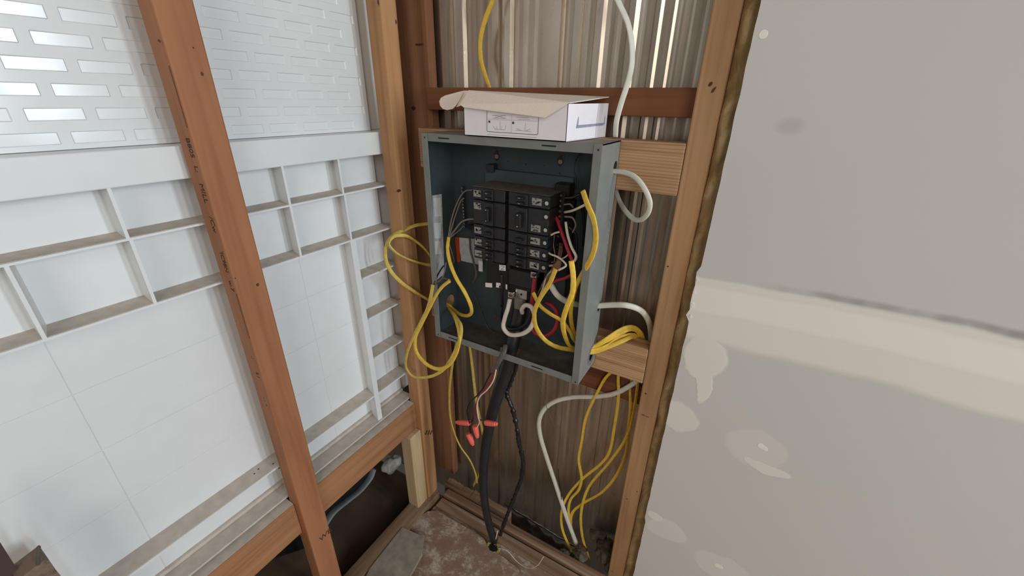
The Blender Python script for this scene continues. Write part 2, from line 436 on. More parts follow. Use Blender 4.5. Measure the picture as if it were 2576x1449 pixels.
# corrugated sheet: rib edges read along the top of the view
bm = bmesh.new()
prof = [(-1.35, 0.0)]
def rx(px): return P(px, 0, y=YM).x
ribs = [(-1.20, -1.17, .012), (-1.10, -1.05, .012), (-0.98, -0.96, .006), (-0.88, -0.85, .012)]
for a, b, d in ((1108, 1132, .010), (1150, 1172, .010), (1240, 1262, .008), (1272, 1294, .010), (1372, 1425, .012), (1448, 1470, .006),
                (1500, 1530, .0024), (1584, 1614, .0028), (1650, 1674, .0020), (1688, 1708, .0017)):
    ribs.append((rx(a), rx(b), d))
x = 0.02
while x < 1.3:
    ribs.append((x, x+0.03, .012)); x += 0.08
for a, b, d in ribs:
    s = min(0.36*d, (b-a)*0.4)
    if d < 0.005 and a > -0.4: prof += [(a, 0), (a+0.003, -d), (b-d*2.7, -d), (b, 0)]
    else: prof += [(a, 0), (a+s, -d), (b-s, -d), (b, 0)]
prof.append((1.4, 0))
fine = []
for (x0_, d0), (x1_, d1) in zip(prof, prof[1:]):
    fine.append((x0_, d0))
    if d0 == 0 and d1 == 0 and x1_-x0_ > 0.012:      # flats carry faint rolling waves
        m = int((x1_-x0_)/0.004)
        for q in range(1, m):
            xx = x0_ + (x1_-x0_)*q/m
            fine.append((xx, -0.0009*(1-math.cos(2*math.pi*q/m*max(1, round((x1_-x0_)/0.022))))*0.5))
fine.append(prof[-1]); prof = fine
top, bot = 1.3, -1.34
rows = []
for zi in range(9):
    z = bot + (top-bot)*zi/8
    rows.append([bm.verts.new((x, YM+d, z)) for x, d in prof])
for a, b in zip(rows, rows[1:]):
    for i in range(len(a)-1): bm.faces.new([a[i], a[i+1], b[i+1], b[i]])
o = finish('wall_back', bm, M_METAL); tag(o, kind='structure')
sol = o.modifiers.new('thick', 'SOLIDIFY'); sol.thickness = 0.0012; sol.offset = 1

# drywall board with torn left edge
edge = [(1.3, -0.043)]
for z in [1.2 - k*0.012 for k in range(int(2.5/0.012))]:
    j = 0.0012*noise.noise(Vector((z*30, 0, 0)))
    if -0.35 < z < -0.26: j += 0.006*noise.noise(Vector((z*160, 3, 0))) - 0.004
    edge.append((z, -0.042 + j + (0.003 if z < -0.9 else 0)))
edge.append((-1.165, -0.038))
bm = bmesh.new()
fr = [bm.verts.new((x, 0.7250, z)) for z, x in edge]; bk = [bm.verts.new((x+0.0008, 0.7375, z)) for z, x in edge]
fr2 = [bm.verts.new((1.35, 0.7250, z)) for z, x in edge]; bk2 = [bm.verts.new((1.35, 0.7375, z)) for z, x in edge]
for i in range(len(edge)-1):
    bm.faces.new([fr[i], fr[i+1], fr2[i+1], fr2[i]]); bm.faces.new([bk[i], bk2[i], bk2[i+1], bk[i+1]])
    bm.faces.new([fr[i], bk[i], bk[i+1], fr[i+1]])
bm.faces.new([fr[0], fr2[0], bk2[0], bk[0]]); bm.faces.new([fr[-1], bk[-1], bk2[-1], fr2[-1]])
o = finish('wall_right', bm, M_DRY); tag(o, kind='structure')
# torn paper flakes on the drywall edge
for (px, py, s, a) in ((1744, 735, 4, 0.3), (1739, 768, 5, -0.4), (1735, 796, 4, 0.8), (1752, 705, 3, 1.0)):
    c = P(px+3, py, y=0.7245); k = s*0.0006
    pts = [c + Vector((math.cos(a+t)*k*(1.2 if i % 2 else 0.55), 0, math.sin(a+t)*k*(1.6 if i % 3 else 0.7))) for i, t in enumerate([0, 1.0, 2.2, 3.1, 4.2, 5.4])]
    plate('torn_paper', pts, (0, -1, 0.0), 0.0006, M_CARDW, o)

# floor of the room and subfloor under the tub
box('floor', (-0.640, -6.0, -1.215), (6.0, 0.655, -1.170), M_FLOOR); tag(bpy.data.objects['floor'], kind='structure')
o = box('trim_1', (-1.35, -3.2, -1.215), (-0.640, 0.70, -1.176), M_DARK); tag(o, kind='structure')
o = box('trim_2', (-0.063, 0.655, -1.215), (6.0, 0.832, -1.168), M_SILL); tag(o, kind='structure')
# dark outer wall added beyond the tub to block light from behind
o = box('added_wall_left', (-1.42, -3.2, -1.20), (-1.36, 0.90, 1.3), M_DARK); tag(o, kind='structure')
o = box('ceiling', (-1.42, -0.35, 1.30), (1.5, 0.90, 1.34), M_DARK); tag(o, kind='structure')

# ================================================================ LEFT WALL FRAMING
def stud(name, lo, hi, mat, label, cat='wall stud', bev=0.003):
    o = box(name, lo, hi, mat, None, bev, 2); return tag(o, label, cat)
big = stud('wall_stud', (-0.6875, 0.2835, -1.130), (XW, 0.3300, 1.27), M_STUD, 'nearest orange-brown wooden stud in front of the white shower surround, printed along its edge')
corner = stud('wall_stud', (-0.6880, 0.6445, -1.130), (XW, 0.6860, 1.27), M_STUD_C, 'honey-coloured corner stud on the left wall, between the white surround and the grey panel')
pale = stud('wall_stud', (-0.6960, 0.6020, -1.176), (-0.6560, 0.6438, -0.853), M_STUD_P, 'short pale stud under the left wall blocking, against the corner stud')
rear = stud('wall_stud', (-0.7600, 0.7970, -1.195), (-0.6740, 0.8230, 1.27), M_STUD_D, 'dark brown stud in the corner right behind the honey-coloured stud')
right = stud('wall_stud', (-0.1030, YB, -1.25), (-0.0640, 0.8240, 1.27), M_STUD_R, 'light tan stud right of the panel beside the torn edge of the drywall')
# ink and knots on studs
def blob(name, c, normal, up, rx_, rz_, mat, parent, seed=0, n=14, t=0.0004):
    nn = Vector(normal).normalized(); u = Vector(up).normalized(); s = nn.cross(u).normalized()
    pts = []
    for i in range(n):
        a = 2*math.pi*i/n; k = 1 + 0.35*noise.noise(Vector((math.cos(a)*1.5, math.sin(a)*1.5, seed*3.7)))
        pts.append(Vector(c) + s*math.cos(a)*rx_*k + u*math.sin(a)*rz_*k)
    return plate(name, pts, nn, t, mat, parent)
for k, (px, py, r) in enumerate(((508, 186, .0022), (401, 103, .0018), (486, 120, .0012), (648, 716, .0028), (592, 700, .001))):
    blob('knot', P(px, py, x=XW), (1, 0, 0), (0, 0, 1), r*0.8, r, M_KNOT, big, k)
text_mesh('grade_stamp', 'WB', P(819, 1345, x=XW+0.0002), (0, 1, 0), (0, 0, 1), 0.019, M_INK, big)
zt = 0.05
for body, zc, sz in (('B80S', P(478, 372, y=0.2833).z, 0.013), ('L:', P(490, 425, y=0.2833).z, 0.013), ('MILL', P(513, 487, y=0.2833).z, 0.014), ('/Cw', P(534, 565, y=0.2833).z, 0.014),
                     ("'IC98N", P(566, 660, y=0.2833).z, 0.012), ('w.7', P(588, 722, y=0.2833).z, 0.013), ('.:', P(636, 900, y=0.2833).z, 0.012), ('S.1', P(650, 945, y=0.2833).z, 0.011), (' . .  -', P(668, 1010, y=0.2833).z, 0.012)):
    text_mesh('printed_marking', body, (-0.662, 0.28335, zc), (0, 0, -1), (1, 0, 0), sz, M_INK, big)
for (a, b) in (((426, 165), (459, 320)), ((596, 740), (622, 850))):
    pa = P(*a, y=0.2833); pb = P(*b, y=0.2833); pa.x = pb.x = -0.6545
    pa.x = max(pa.x, -0.6535); pb.x = pa.x
    plate('crack', [pa, pb, pb+Vector((0.0009, 0, 0)), pa+Vector((0.0009, 0, 0))], (0, -1, 0), 0.0003, M_KNOT, big)
for k, (px, py, rx_, rz_) in enumerate(((1003, 480, .006, .003), (951, 5, .002, .005), (1005, 752, .0018, .0018), (996, 55, .002, .004))):
    blob('knot', P(px, py, x=XW), (1, 0, 0), (0, 0, 1), rx_, rz_, M_KNOT, corner, k+9)
c = P(1078, 1089, x=XW)
for k in range(6):
    blob('grade_stamp', c + Vector((0, -0.012+0.005*k, 0.011-0.004*k + (0.004 if k % 2 else -0.004))), (1, 0, 0), (0, 0.3, 1), .0030, .0042, M_INK, corner, k+20, n=9)
for k, (px, py, rx_, rz_) in enumerate(((1787, 212, .0022, .0040), (1795, 226, .0016, .0050), (1680, 670, .0014, .0014), (1618, 1044, .005, .0008), (1628, 1048, .0035, .0007), (1603, 1237, .0013, .0013), (1577, 1255, .0015, .0015), (1624, 990, .0016, .002), (1540, 1437, .003, .0008))):
    blob('knot', P(px, py, y=YB), (0, -1, 0), (0.5, 0, 1) if k < 2 else (0, 0, 1), rx_, rz_, M_KNOT, right, k+40)
for k, (px, py, rx_, rz_) in enumerate(((1055, 112, .012, .0025), (1040, 272, .006, .005))):
    blob('knot', P(px, py, y=0.7970), (0, -1, 0), (0, 0, 1), rx_, rz_, M_KNOT, rear, k+60)

# horizontal blocking of the left wall
def block(name, lo, hi, mat, label):
    return tag(box(name, lo, hi, mat, None, 0.002, 2), label, 'wood block')
block('blocking', (-0.7080, 0.3305, -0.852), (-0.6690, 0.6440, -0.764), M_BLOCKY, 'orange-brown horizontal block below the white surround, between nearest stud and corner stud')
block('blocking', (-0.7080, -0.62, -0.852), (-0.6690, 0.2830, -0.764), M_BLOCKY, 'horizontal block below the white surround at bottom left, left of the nearest stud')
tag(box('bottom_plate', (-0.6930, -0.62, -1.176), (-0.6480, 0.6900, -1.1305), M_PLATE, None, 0.002), 'dusty floor plate running under the left wall studs', 'floor plate')
for o_, (ya, yb) in ((bpy.data.objects['blocking'], (0.3310, 0.6435)), (bpy.data.objects['blocking.001'], (-0.62, 0.2825))):
    d = box('dust', (-0.7075, ya, -0.7642), (-0.6715, yb, -0.7634), M_DUSTY, o_); d['label'] = 'grey dust on the top face'; d['kind'] = 'stuff'
# back wall boards
block('blocking', (-0.6680, YB, -0.143), (-0.1035, 0.7760, -0.0585), M_BLOCKX, 'light pine block behind the top of the grey panel, butted to the right-hand stud')
block('blocking', (-0.6680, YB, -0.533), (-0.1035, 0.7760, -0.450), M_BLOCKX, 'light pine block behind the bottom of the grey panel with yellow cables over it')
block('crossboard', (-0.6700, 0.7770, -0.0220), (-0.1040, 0.7968, 0.0230), M_RED, 'thin reddish-brown board running across the sheet metal behind the white carton')
block('crossboard', (-0.6620, 0.7960, -0.634), (-0.1040, 0.8200, -0.575), M_RED, 'reddish-brown board below the grey panel, behind the lower pine block')
# sill strips at the foot of the back wall
tag(box('sill_board', (-0.640, 0.656, -1.215), (-0.104, 0.692, -1.168), M_SILL, None, 0.004), 'dirty wooden floor strip next to the floor sheet at the foot of the back wall', 'floor board')
tag(box('sill_board', (-0.640, 0.696, -1.215), (-0.104, 0.722, -1.158), M_SILL, None, 0.004), 'narrow raised dirty wooden strip in the middle at the foot of the back wall', 'floor board')
bm = bmesh.new()
for i in range(26):
    x0 = -0.655 + i*0.0092; j = 0.006*noise.noise(Vector((i*0.4, 0, 5)))
    add_box(bm, (x0, 0.724, -1.215), (x0+0.0093, 0.752+j, -1.152+j*0.4))
bmesh.ops.remove_doubles(bm, verts=bm.verts[:], dist=0.0006)
tag(finish('sill_board', bm, M_SILL), 'broken light-brown wood strip at the foot of the metal, left of the thick black cable', 'floor board')
# insulation between stud and drywall
bm = bmesh.new()
nx, nz = 8, 130
g = []
for i in range(nz+1):
    z = -1.22 + 2.45*i/nz; row = []
    for k in range(nx+1):
        x = -0.0632 + 0.10*k/nx
        d = 0.750 + 0.012*noise.noise(Vector((x*40, z*16, 1))) + 0.010*noise.noise(Vector((x*110, z*60, 9)))
        row.append(bm.verts.new((x, d, z)))
    g.append(row)
for i in range(nz):
    for k in range(nx): bm.faces.new([g[i][k], g[i][k+1], g[i+1][k+1], g[i+1][k]])
ext = bmesh.ops.extrude_face_region(bm, geom=bm.faces[:])
for v in [v for v in ext['geom'] if isinstance(v, bmesh.types.BMVert)]: v.co.y = 0.820
tag(finish('insulation_batt', bm, M_INS, smooth=True), 'brown-yellow fibre insulation showing in the gap between the right-hand stud and the drywall', 'insulation')

# ================================================================ SHOWER SURROUND
XS, XL = -0.733, -0.695        # skin and front lip of the ribs
Y0, Y1 = -0.62, 0.660
sh = empty('shower_surround', (-0.72, 0.1, -0.768), 'white plastic shower surround with moulded tiles and ribs behind the left wall studs', 'shower surround')
# upper tiled wall: a moulded sheet with a shallow recess for every tile
bm = bmesh.new()
add_box(bm, (XS-0.012, Y0, -0.075), (XS-0.0075, 0.662, 1.20))
YE = 0.662
for r in range(0, 45):
    zc = 0.0560 + 0.0265*(r-4)
    z0, z1, e, dp = zc-0.0073, zc+0.0073, 0.0012, 0.0015
    zl = [zc-0.01325, z0, z0+e, z1-e, z1, zc+0.01325]
    cols = [(Y0, None)]
    k = -14 
    while True:
        ya = 0.191 + (0.0315 if r % 2 else 0.0) + 0.0628*k; k += 1
        yb = ya + 0.0515
        if ya < Y0+0.005: continue
        if yb > YE-0.004: break
        # left tile faces are tilted on purpose to catch the daylight as glare
        slope = 0.055 if 0.10 < ya < 0.26 else 0.0
        d0, d1 = dp, dp - slope*(yb-ya)
        cols += [(ya, None), (ya+e, d0), (yb-e, d1), (yb, None)]
    cols.append((YE, None))
    grid = []
    for i, (y_, d) in enumerate(cols):
        grid.append([bm.verts.new((XS - (d if (d is not None and j in (2, 3)) else 0), y_, z_)) for j, z_ in enumerate(zl)])
    for p_, q_ in zip(grid, grid[1:]):
        for j in range(5): bm.faces.new([p_[j], q_[j], q_[j+1], p_[j+1]])
finish('tiled_wall', bm, M_TILE, sh)
box('side_return', (XS-0.11, 0.664, -0.062), (XS-0.007, 0.700, 1.20), M_WHITE, sh)
box('side_return', (XS-0.11, 0.664, -0.765), (XS-0.009, 0.700, -0.0625), M_WHITE, sh)
random.seed(11)
# rows above (out of the detailed strip) continue up
bm = bmesh.new()
add_box(bm, (XS-0.002, Y0, -0.1085), (XL, Y1+0.004, -0.0640), 0.0015)
finish('top_band', bm, M_WHITE, sh)
bm = bmesh.new()
# lower skin with shallow square grid: slabs separated by narrow grooves
ys = [Y0, -0.27, 0.088, 0.443, 0.5405]
zs = [-0.763, -0.675, -0.577, -0.474, -0.373, -0.2725]
add_box(bm, (XS-0.008, Y0, -0.763), (XS-0.0012, Y1, -0.108))
for i in range(len(zs)-1):
    for k in range(len(ys)-1):
        add_box(bm, (XS-0.002, ys[k]+0.0003, zs[i]+0.0003), (XS, ys[k+1]-0.0003, zs[i+1]-0.0003), 0.0006, 1)
add_box(bm, (XS-0.002, 0.543, -0.763), (XS, Y1, -0.2725))
add_box(bm, (XS-0.002, Y0, -0.2725), (XS, Y1, -0.108))
finish('lower_wall', bm, M_WHITE, sh)
def rib_h(z, ya, yb, label=None):
    """moulded shelf: drafted, dusty upper face"""
    bm = bmesh.new()
    add_hex(bm, [(XS-0.001, ya, z+0.002), (XS-0.001, yb, z+0.002), (XS-0.001, yb, z-0.012), (XS-0.001, ya, z-0.012)],
            [(XL, ya, z), (XL, yb, z), (XL, yb, z-0.003), (XL, ya, z-0.003)])
    o = finish('shelf_rib', bm, M_WHITE, sh)
    bm = bmesh.new()
    add_hex(bm, [(XS, ya+0.001, z+0.0021), (XS, yb-0.001, z+0.0021), (XL-0.0015, yb-0.001, z+0.0002), (XL-0.0015, ya+0.001, z+0.0002)],
            [(XS, ya+0.001, z+0.0028), (XS, yb-0.001, z+0.0028), (XL-0.0015, yb-0.001, z+0.0008), (XL-0.0015, ya+0.001, z+0.0008)])
    d = finish('dust', bm, M_DUSTY, o); d['label'] = 'grey-brown dust on the shelf'; d['kind'] = 'stuff'
    return o
for z in (-0.1735, -0.2700): rib_h(z, Y0, Y1)
rib_h(-0.6745, Y0, Y1)
def rib_v(yl, ys_, z0, z1, wid=0.004):
    """upright moulded rib: lip at yl, root at ys_ on the skin"""
    bm = bmesh.new()
    add_hex(bm, [(XS-0.001, ys_, z0), (XS-0.001, ys_+wid+0.007, z0), (XS-0.001, ys_+wid+0.007, z1), (XS-0.001, ys_, z1)],
            [(XL, yl, z0), (XL, yl+wid, z0), (XL, yl+wid, z1), (XL, yl, z1)])
    return finish('upright_rib', bm, M_WHITE, sh)
for yl, ys_ in ((0.1935, 0.197), (0.4235, 0.431), (0.5375, 0.556), (-0.035, -0.038), (-0.265, -0.272)): rib_v(yl, ys_, -0.1735, -0.108)
for yl, ys_ in ((0.0835, 0.0865), (0.1955, 0.199), (0.4235, 0.434), (0.5395, 0.558), (-0.035, -0.038), (-0.145, -0.149), (-0.265, -0.272)): rib_v(yl, ys_, -0.2700, -0.1765)
rib_v(0.5375, 0.5500, -0.6745, -0.2730, 0.014); rib_v(0.5375, 0.5500, -0.7550, -0.6775, 0.014)
for z in (-0.362, -0.464, -0.572): rib_h(z, 0.5565, Y1)
bm = bmesh.new()
add_box(bm, (XS-0.03, Y0, -0.7595), (XL+0.004, Y1, -0.7550), 0.0008)
add_box(bm, (XS-0.004, Y0, -0.7550), (XS+0.008, Y1, -0.7470), 0.002)
finish('bottom_flange', bm, M_DUSTY, sh)
for k, (px, py) in enumerate(((702, 1178), (687, 1167), (683, 1186), (650, 1180), (640, 1192), (803, 1186), (941, 985), (951, 980), (936, 992))):
    blob('debris', P(px, py, x=XL-0.012), (0.2, 0, 1), (0, 1, 0), .0012, .0016, M_KNOT, sh, k+70, n=7, t=0.001)
# curved grey tub shell under the blocking
cable('tub_shell_edge', [P(938, 1178, x=-0.80), P(930, 1200, x=-0.80), P(905, 1232, x=-0.80), P(868, 1262, x=-0.80), P(835, 1290, x=-0.80), P(810, 1330, x=-0.80), P(795, 1370, x=-0.80)],
      0.010, 0.030, M_TUBG, parent=sh, ref=(1, 0, 0.3))
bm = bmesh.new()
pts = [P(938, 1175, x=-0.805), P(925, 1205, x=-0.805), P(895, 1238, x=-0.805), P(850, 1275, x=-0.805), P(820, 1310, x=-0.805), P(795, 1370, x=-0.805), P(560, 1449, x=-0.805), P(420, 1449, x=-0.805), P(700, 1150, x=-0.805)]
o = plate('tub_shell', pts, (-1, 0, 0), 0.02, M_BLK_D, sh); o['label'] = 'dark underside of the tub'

# pale tuft of insulation in the dark cavity
bm = bmesh.new(); bmesh.ops.create_icosphere(bm, subdivisions=3, radius=0.03)
c0 = P(985, 1150, x=-0.86)
for v in bm.verts:
    n_ = noise.noise(v.co*60); v.co = Vector((v.co.x*0.8, v.co.y*1.1, v.co.z*0.9))*(1+0.5*n_) + Vector((c0.x, c0.y, -1.152))
tag(finish('insulation_tuft', bm, M_WHITE, smooth=True), 'pale tuft of insulation in the dark cavity under the left wall blocking', 'insulation')

# ================================================================ ELECTRICAL PANEL
PX0, PX1, PY0, PY1, PZ0, PZ1 = -0.572, -0.209, 0.642, 0.7370, -0.5145, -0.0595
T = 0.0016
pn = empty('electrical_panel', ((PX0+PX1)/2, (PY0+PY1)/2, PZ0), 'open grey metal breaker panel box mounted on the pine blocks', 'electrical panel')
bm = bmesh.new()
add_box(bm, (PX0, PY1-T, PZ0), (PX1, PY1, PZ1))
o = finish('back_plate', bm, M_ENC_SHADE, pn)
def side_with_holes(name, corner_lo, corner_hi, axis, holes, mat):
    """thin wall panel on plane x with round holes; holes = (y, z, r)"""
    bm = bmesh.new(); add_box(bm, corner_lo, corner_hi)
    o = finish(name, bm, mat, pn)
    return o
def wall_x(name, x, mat, holes):
    """vertical wall at plane x made with real round openings (grid fill around each)"""
    bm = bmesh.new()
    segs = 20
    # split in z bands, each band holding at most one hole
    hs = sorted(holes, key=lambda h: h[1])
    cuts = [PZ0]
    for y, z, r in hs: cuts += [z-r*1.5, z+r*1.5]
    cuts.append(PZ1)
    xa, xb = x, x + T
    def quad(ya, yb, za, zb):
        add_box(bm, (xa, ya, za), (xb, yb, zb))
    for i in range(0, len(cuts), 2):
        if cuts[i+1] - cuts[i] > 1e-4: quad(PY0, PY1, cuts[i], cuts[i+1])
    for y, z, r in hs:
        za, zb = z-r*1.5, z+r*1.5
        ya, yb = max(PY0, y-r*1.5), min(PY1, y+r*1.5)
        if ya > PY0: quad(PY0, ya, za, zb)
        if yb < PY1: quad(yb, PY1, za, zb)
        for xx in (xa, xb):
            pass
        outer, inner = [], []
        for k in range(segs):
            t = 2*math.pi*(k+0.5)/segs; cy, cz = math.cos(t), math.sin(t)
            s = 1/max(abs(cy), abs(cz))
            oy = y + cy*s*r*1.5; oz = z + cz*s*r*1.5
            outer.append((min(max(oy, ya), yb), oz)); inner.append((y+cy*r, z+cz*r))
        for k in range(segs):
            k2 = (k+1) % segs
            a, b, c_, d = outer[k], outer[k2], inner[k2], inner[k]
            add_hex(bm, [(xa, *a), (xa, *b), (xa, *c_), (xa, *d)], [(xb, *a), (xb, *b), (xb, *c_), (xb, *d)])
    return finish(name, bm, mat, pn)
hR = [(0.7215, -0.103, 0.0115), (0.7235, -0.3745, 0.0105), (0.709, -0.4780, 0.0170)]
hL = [(0.700, -0.447, 0.0165)]
wr = wall_x('side_wall', PX1-T, M_ENC, hR)
wl = wall_x('side_wall', PX0, M_ENC_SHADE, hL)
wl['label'] = 'left side wall with a round cable hole'; wr['label'] = 'right side wall with round knockouts'
bm = bmesh.new(); add_box(bm, (PX0, PY0, PZ1-T), (PX1, PY1, PZ1)); finish('top_wall', bm, M_ENC_DUST, pn)
# bottom wall in two halves around the black feeder
bm = bmesh.new(); add_box(bm, (PX0, PY0, PZ0), (-0.402, PY1, PZ0+T)); add_box(bm, (-0.366, PY0, PZ0), (PX1, PY1, PZ0+T))
add_box(bm, (-0.402, PY0, PZ0), (-0.366, 0.655, PZ0+T)); add_box(bm, (-0.402, 0.691, PZ0), (-0.366, PY1, PZ0+T)); finish('bottom_wall', bm, M_ENC_DK, pn)
FL = 0.0145
for (a, b) in (((PX0, PZ0), (PX0+FL, PZ1)), ((PX1-FL, PZ0), (PX1, PZ1))):
    o = box('front_flange', (a[0], PY0-T, a[1]), (b[0], PY0, b[1]), M_ENC, pn, 0.0005)
    for zz in (PZ0+0.006, PZ1-0.008):
        cyl('screw_hole', ((a[0]+b[0])/2+0.001, PY0-T-0.0003, zz), (0, 1, 0), 0.0016, 0.0004, M_BLK_D, o, 10)
for (z0, z1) in ((PZ0, PZ0+0.0155), (PZ1-0.0145, PZ1)):
    o = box('front_flange', (PX0+FL+0.0006, PY0-T*0.4, z0), (PX1-FL-0.0006, PY0+T*0.6, z1), M_ENC, pn, 0.0004)
    zc = (z0+z1)/2
    for xc in ((-0.518, -0.300) if z0 > -0.3 else (-0.520, -0.302)):
        box('slot', (xc-0.013, PY0-T*0.4-0.0003, zc-0.0012), (xc+0.013, PY0-T*0.4+0.0001, zc+0.0012), M_BLK_D, o)
# knockout rings pressed in the right side
for k, zz in enumerate((-0.075, -0.182, -0.205, -0.228, -0.251, -0.274, -0.297, -0.320, -0.343)):
    yy = 0.7245
    bm = bmesh.new()
    sweep(bm, [(PX1+0.0001, yy+0.0075*math.cos(t), zz+0.0085*math.sin(t)) for t in [0.5+i*0.45 for i in range(7)]], 0.0016, 0.0014, sub=3, seg=6, ref=(1, 0, 0))
    finish('knockout_ring', bm, M_ENC, pn, smooth=True)
def ring(name, x, y, z, r, wd, mat):
    bm = bmesh.new(); n = 28
    A = []
    for i in range(n):
        t = 2*math.pi*i/n
        A.append([bm.verts.new((x+dx, y+rr*math.cos(t), z+rr*math.sin(t))) for rr, dx in ((r, 0), (r, 0.0012), (r+wd, 0.0012), (r+wd, 0))])
    for i in range(n):
        a, b = A[i], A[(i+1) % n]
        for j in range(4): bm.faces.new([a[j], a[(j+1) % 4], b[(j+1) % 4], b[j]])
    return finish(name, bm, mat, pn)
ring('knockout_ring', PX1, 0.709, -0.4780, 0.0175, 0.0022, M_ENC)
ring('knockout_ring', PX1, 0.7080, -0.4780, 0.0225, 0.0010, M_ENC)
# back plate details: mounting holes, screws
for (px, py) in ((1250, 387), (1410, 400)):
    c = P(px, py, y=PY1-T-0.0004)
    blob('mounting_dimple', c, (0, -1, 0), (0, 0, 1), .0085, .012, M_ENC_DK, pn, 3, n=20)
    blob('keyhole', c+Vector((0, -0.0006, -0.003)), (0, -1, 0), (0, 0, 1), .0058, .0088, M_BLK_D, pn, 4, n=20)
    cyl('screw_head', c+Vector((0.0005, -0.003, -0.005)), (0, 1, 0), .0040, .0024, M_ENC_DUST, pn, 14, .0045)
for (px, py, r) in ((1303, 397, .0048), (1246, 411, .0016), (1323, 413, .0016), (1246, 428, .0016), (1246, 440, .0013), (1408, 436, .0018), (1407, 452, .0015), (1278, 406, .0012), (1369, 417, .0012)):
    cyl('stamped_hole', P(px, py, y=PY1-T-0.0005), (0, 1, 0), r, 0.0004, M_BLK_D if r < .004 else M_ENC_DK, pn, 14)
for k, (px, py) in enumerate(((1246, 795), (1252, 800), (1362, 830))):
    blob('rust_spot', P(px, py, y=PY1-T-0.0003), (0, -1, 0), (0, 0, 1), .004, .004, M_CU, pn, k+80, n=9)
# paper labels on left wall and back
def sheet_x(name, corners, mat, parent, off=0.0004):
    pts = [P(px, py, x=PX0+T+off) for px, py in corners]
    return plate(name, pts, (1, 0, 0), 0.0002, mat, parent)
lb = sheet_x('paper_label', ((1087, 492), (1111, 488), (1116, 640), (1118, 688), (1100, 704), (1092, 640)), M_PAPER, pn)
for (y0, y1) in ((497, 545), (560, 600), (606, 640)):
    sheet_x('printed_panel', ((1091, y0+1), (1108, y0), (1110, y1-1), (1093, y1)), M_WHITE, lb, 0.0007)
lb2 = plate('warning_label', [P(px, py, y=0.730) for px, py in ((1153, 597), (1212, 603), (1214, 668), (1160, 656))], (0, 1, 0), 0.0003, M_PAPER, pn)
plate('orange_band', [P(px, py, y=0.7295) for px, py in ((1144, 596), (1155, 597), (1158, 660), (1150, 659))], (0, 1, 0), 0.0003, M_ORG, lb2)
# interior assembly --------------------------------------------------
bx = lambda name, x0, x1, y0, y1, z0, z1, mat, par, bev=0.0008: box(name, (min(x0, x1), y0, min(z0, z1)), (max(x0, x1), y1, max(z0, z1)), mat, par, bev, 1)
bx('mounting_pan', -0.480, -0.285, 0.722, 0.733, -0.375, -0.128, M_ENC_SHADE, pn)
bx('bus_rail', -0.3885, -0.3810, 0.660, 0.722, -0.310, -0.1515, M_BLK_D, pn)
bx('mounting_foot', -0.472, -0.455, 0.715, 0.733, -0.133, -0.118, M_BLK, pn)
YF = 0.650
KB = YF/0.682
def breaker(x0, x1, z0, z1, handed, poles, tandem):
    """breaker body with escutcheon, toggle, rating label and terminal screw; handed -1 = left column"""
    x0, x1, z0, z1 = x0*KB, x1*KB, z0*KB, z1*KB
    b = bx('circuit_breaker', x0, x1, YF, 0.722, z0+0.0008, z1-0.0008, M_BLK, pn, 0.0015)
    inner = x1 if handed < 0 else x0           # side next to the bus rail
    outer = x0 if handed < 0 else x1
    d = -handed
    w_ = abs(x1-x0); zc = (z0+z1)/2; hh = (z1-z0)
    def X(f): return outer + (inner-outer)*f
    # raised escutcheon with the toggle
    sf = 0.0 if handed > 0 else -0.14
    X_ = X
    def X(f): return X_(f+sf)
    e = bx('escutcheon', X(0.50), X(0.80), YF-0.004, YF+0.001, z0+0.002, z1-0.002, M_BLK, b, 0.0008)
    if poles == 2:
        bx('toggle', X(0.60), X(0.74), YF-0.013, YF-0.003, z0+hh*0.22, z1-hh*0.22, M_BLK_D, b, 0.0015)
        for f in (0.28, 0.72):
            bx('toggle_tip', X(0.66), X(0.69), YF-0.0138, YF-0.0128, z0+hh*f-0.001, z0+hh*f+0.001, M_STEEL, b, 0)
    elif tandem:
        for f in (0.3, 0.7):
            bx('toggle', X(0.58), X(0.76), YF-0.010, YF-0.003, z0+hh*f-0.0028, z0+hh*f+0.0018, M_BLK_D, b, 0.001)
            bx('toggle_tip', X(0.64), X(0.69), YF-0.0108, YF-0.0098, z0+hh*f-0.0012, z0+hh*f+0.0006, M_GI, b, 0)
    else:
        bx('toggle', X(0.58), X(0.76), YF-0.011, YF-0.003, zc-0.0035, zc+0.0025, M_BLK_D, b, 0.001)
    # rating label: small light blocks printed in a black field
    lz = zc if poles == 1 else (z1-hh*0.25 if handed < 0 else z0+hh*0.25)
    l = bx('rating_label', X(0.18), X(0.41), YF-0.0006, YF+0.0002, lz-0.0062, lz+0.0062, M_LBL, b, 0)
    rnd = random.Random(int(abs(x0*7000+z0*9000)))
    for k in range(7):
        fx = 0.205 + 0.19*rnd.random(); fz = -0.0055 + 0.0100*rnd.random()
        bx('print', X(fx), X(fx+0.03+0.04*rnd.random()), YF-0.0009, YF-0.0005, lz+fz, lz+fz+0.0012+0.0016*rnd.random(), M_BLK, l, 0)
    # terminal
    X = X_
    for q in range(poles if handed > 0 else 0):
        tz = zc if poles == 1 else z0+hh*(0.25+0.5*q)
        bx('terminal_pocket', X(-0.02), X(0.13), YF-0.0004, YF+0.002, tz-0.0062, tz+0.0062, M_BLK_D, b, 0)
        cyl('terminal_screw', (X(0.055), YF-0.0015, tz), (0, 1, 0), 0.0036, 0.003, M_STEEL, b, 12)
    return b
ZT = -0.1585
hL_ = [(-0.1585, -0.184, 1, True), (-0.184, -0.235, 2, False), (-0.235, -0.2605, 1, False), (-0.2605, -0.286, 1, True), (-0.286, -0.3115, 1, True)]
for z1, z0, p, t in hL_:
    breaker(-0.4840, -0.4075, z0, z1, -1, p, t)
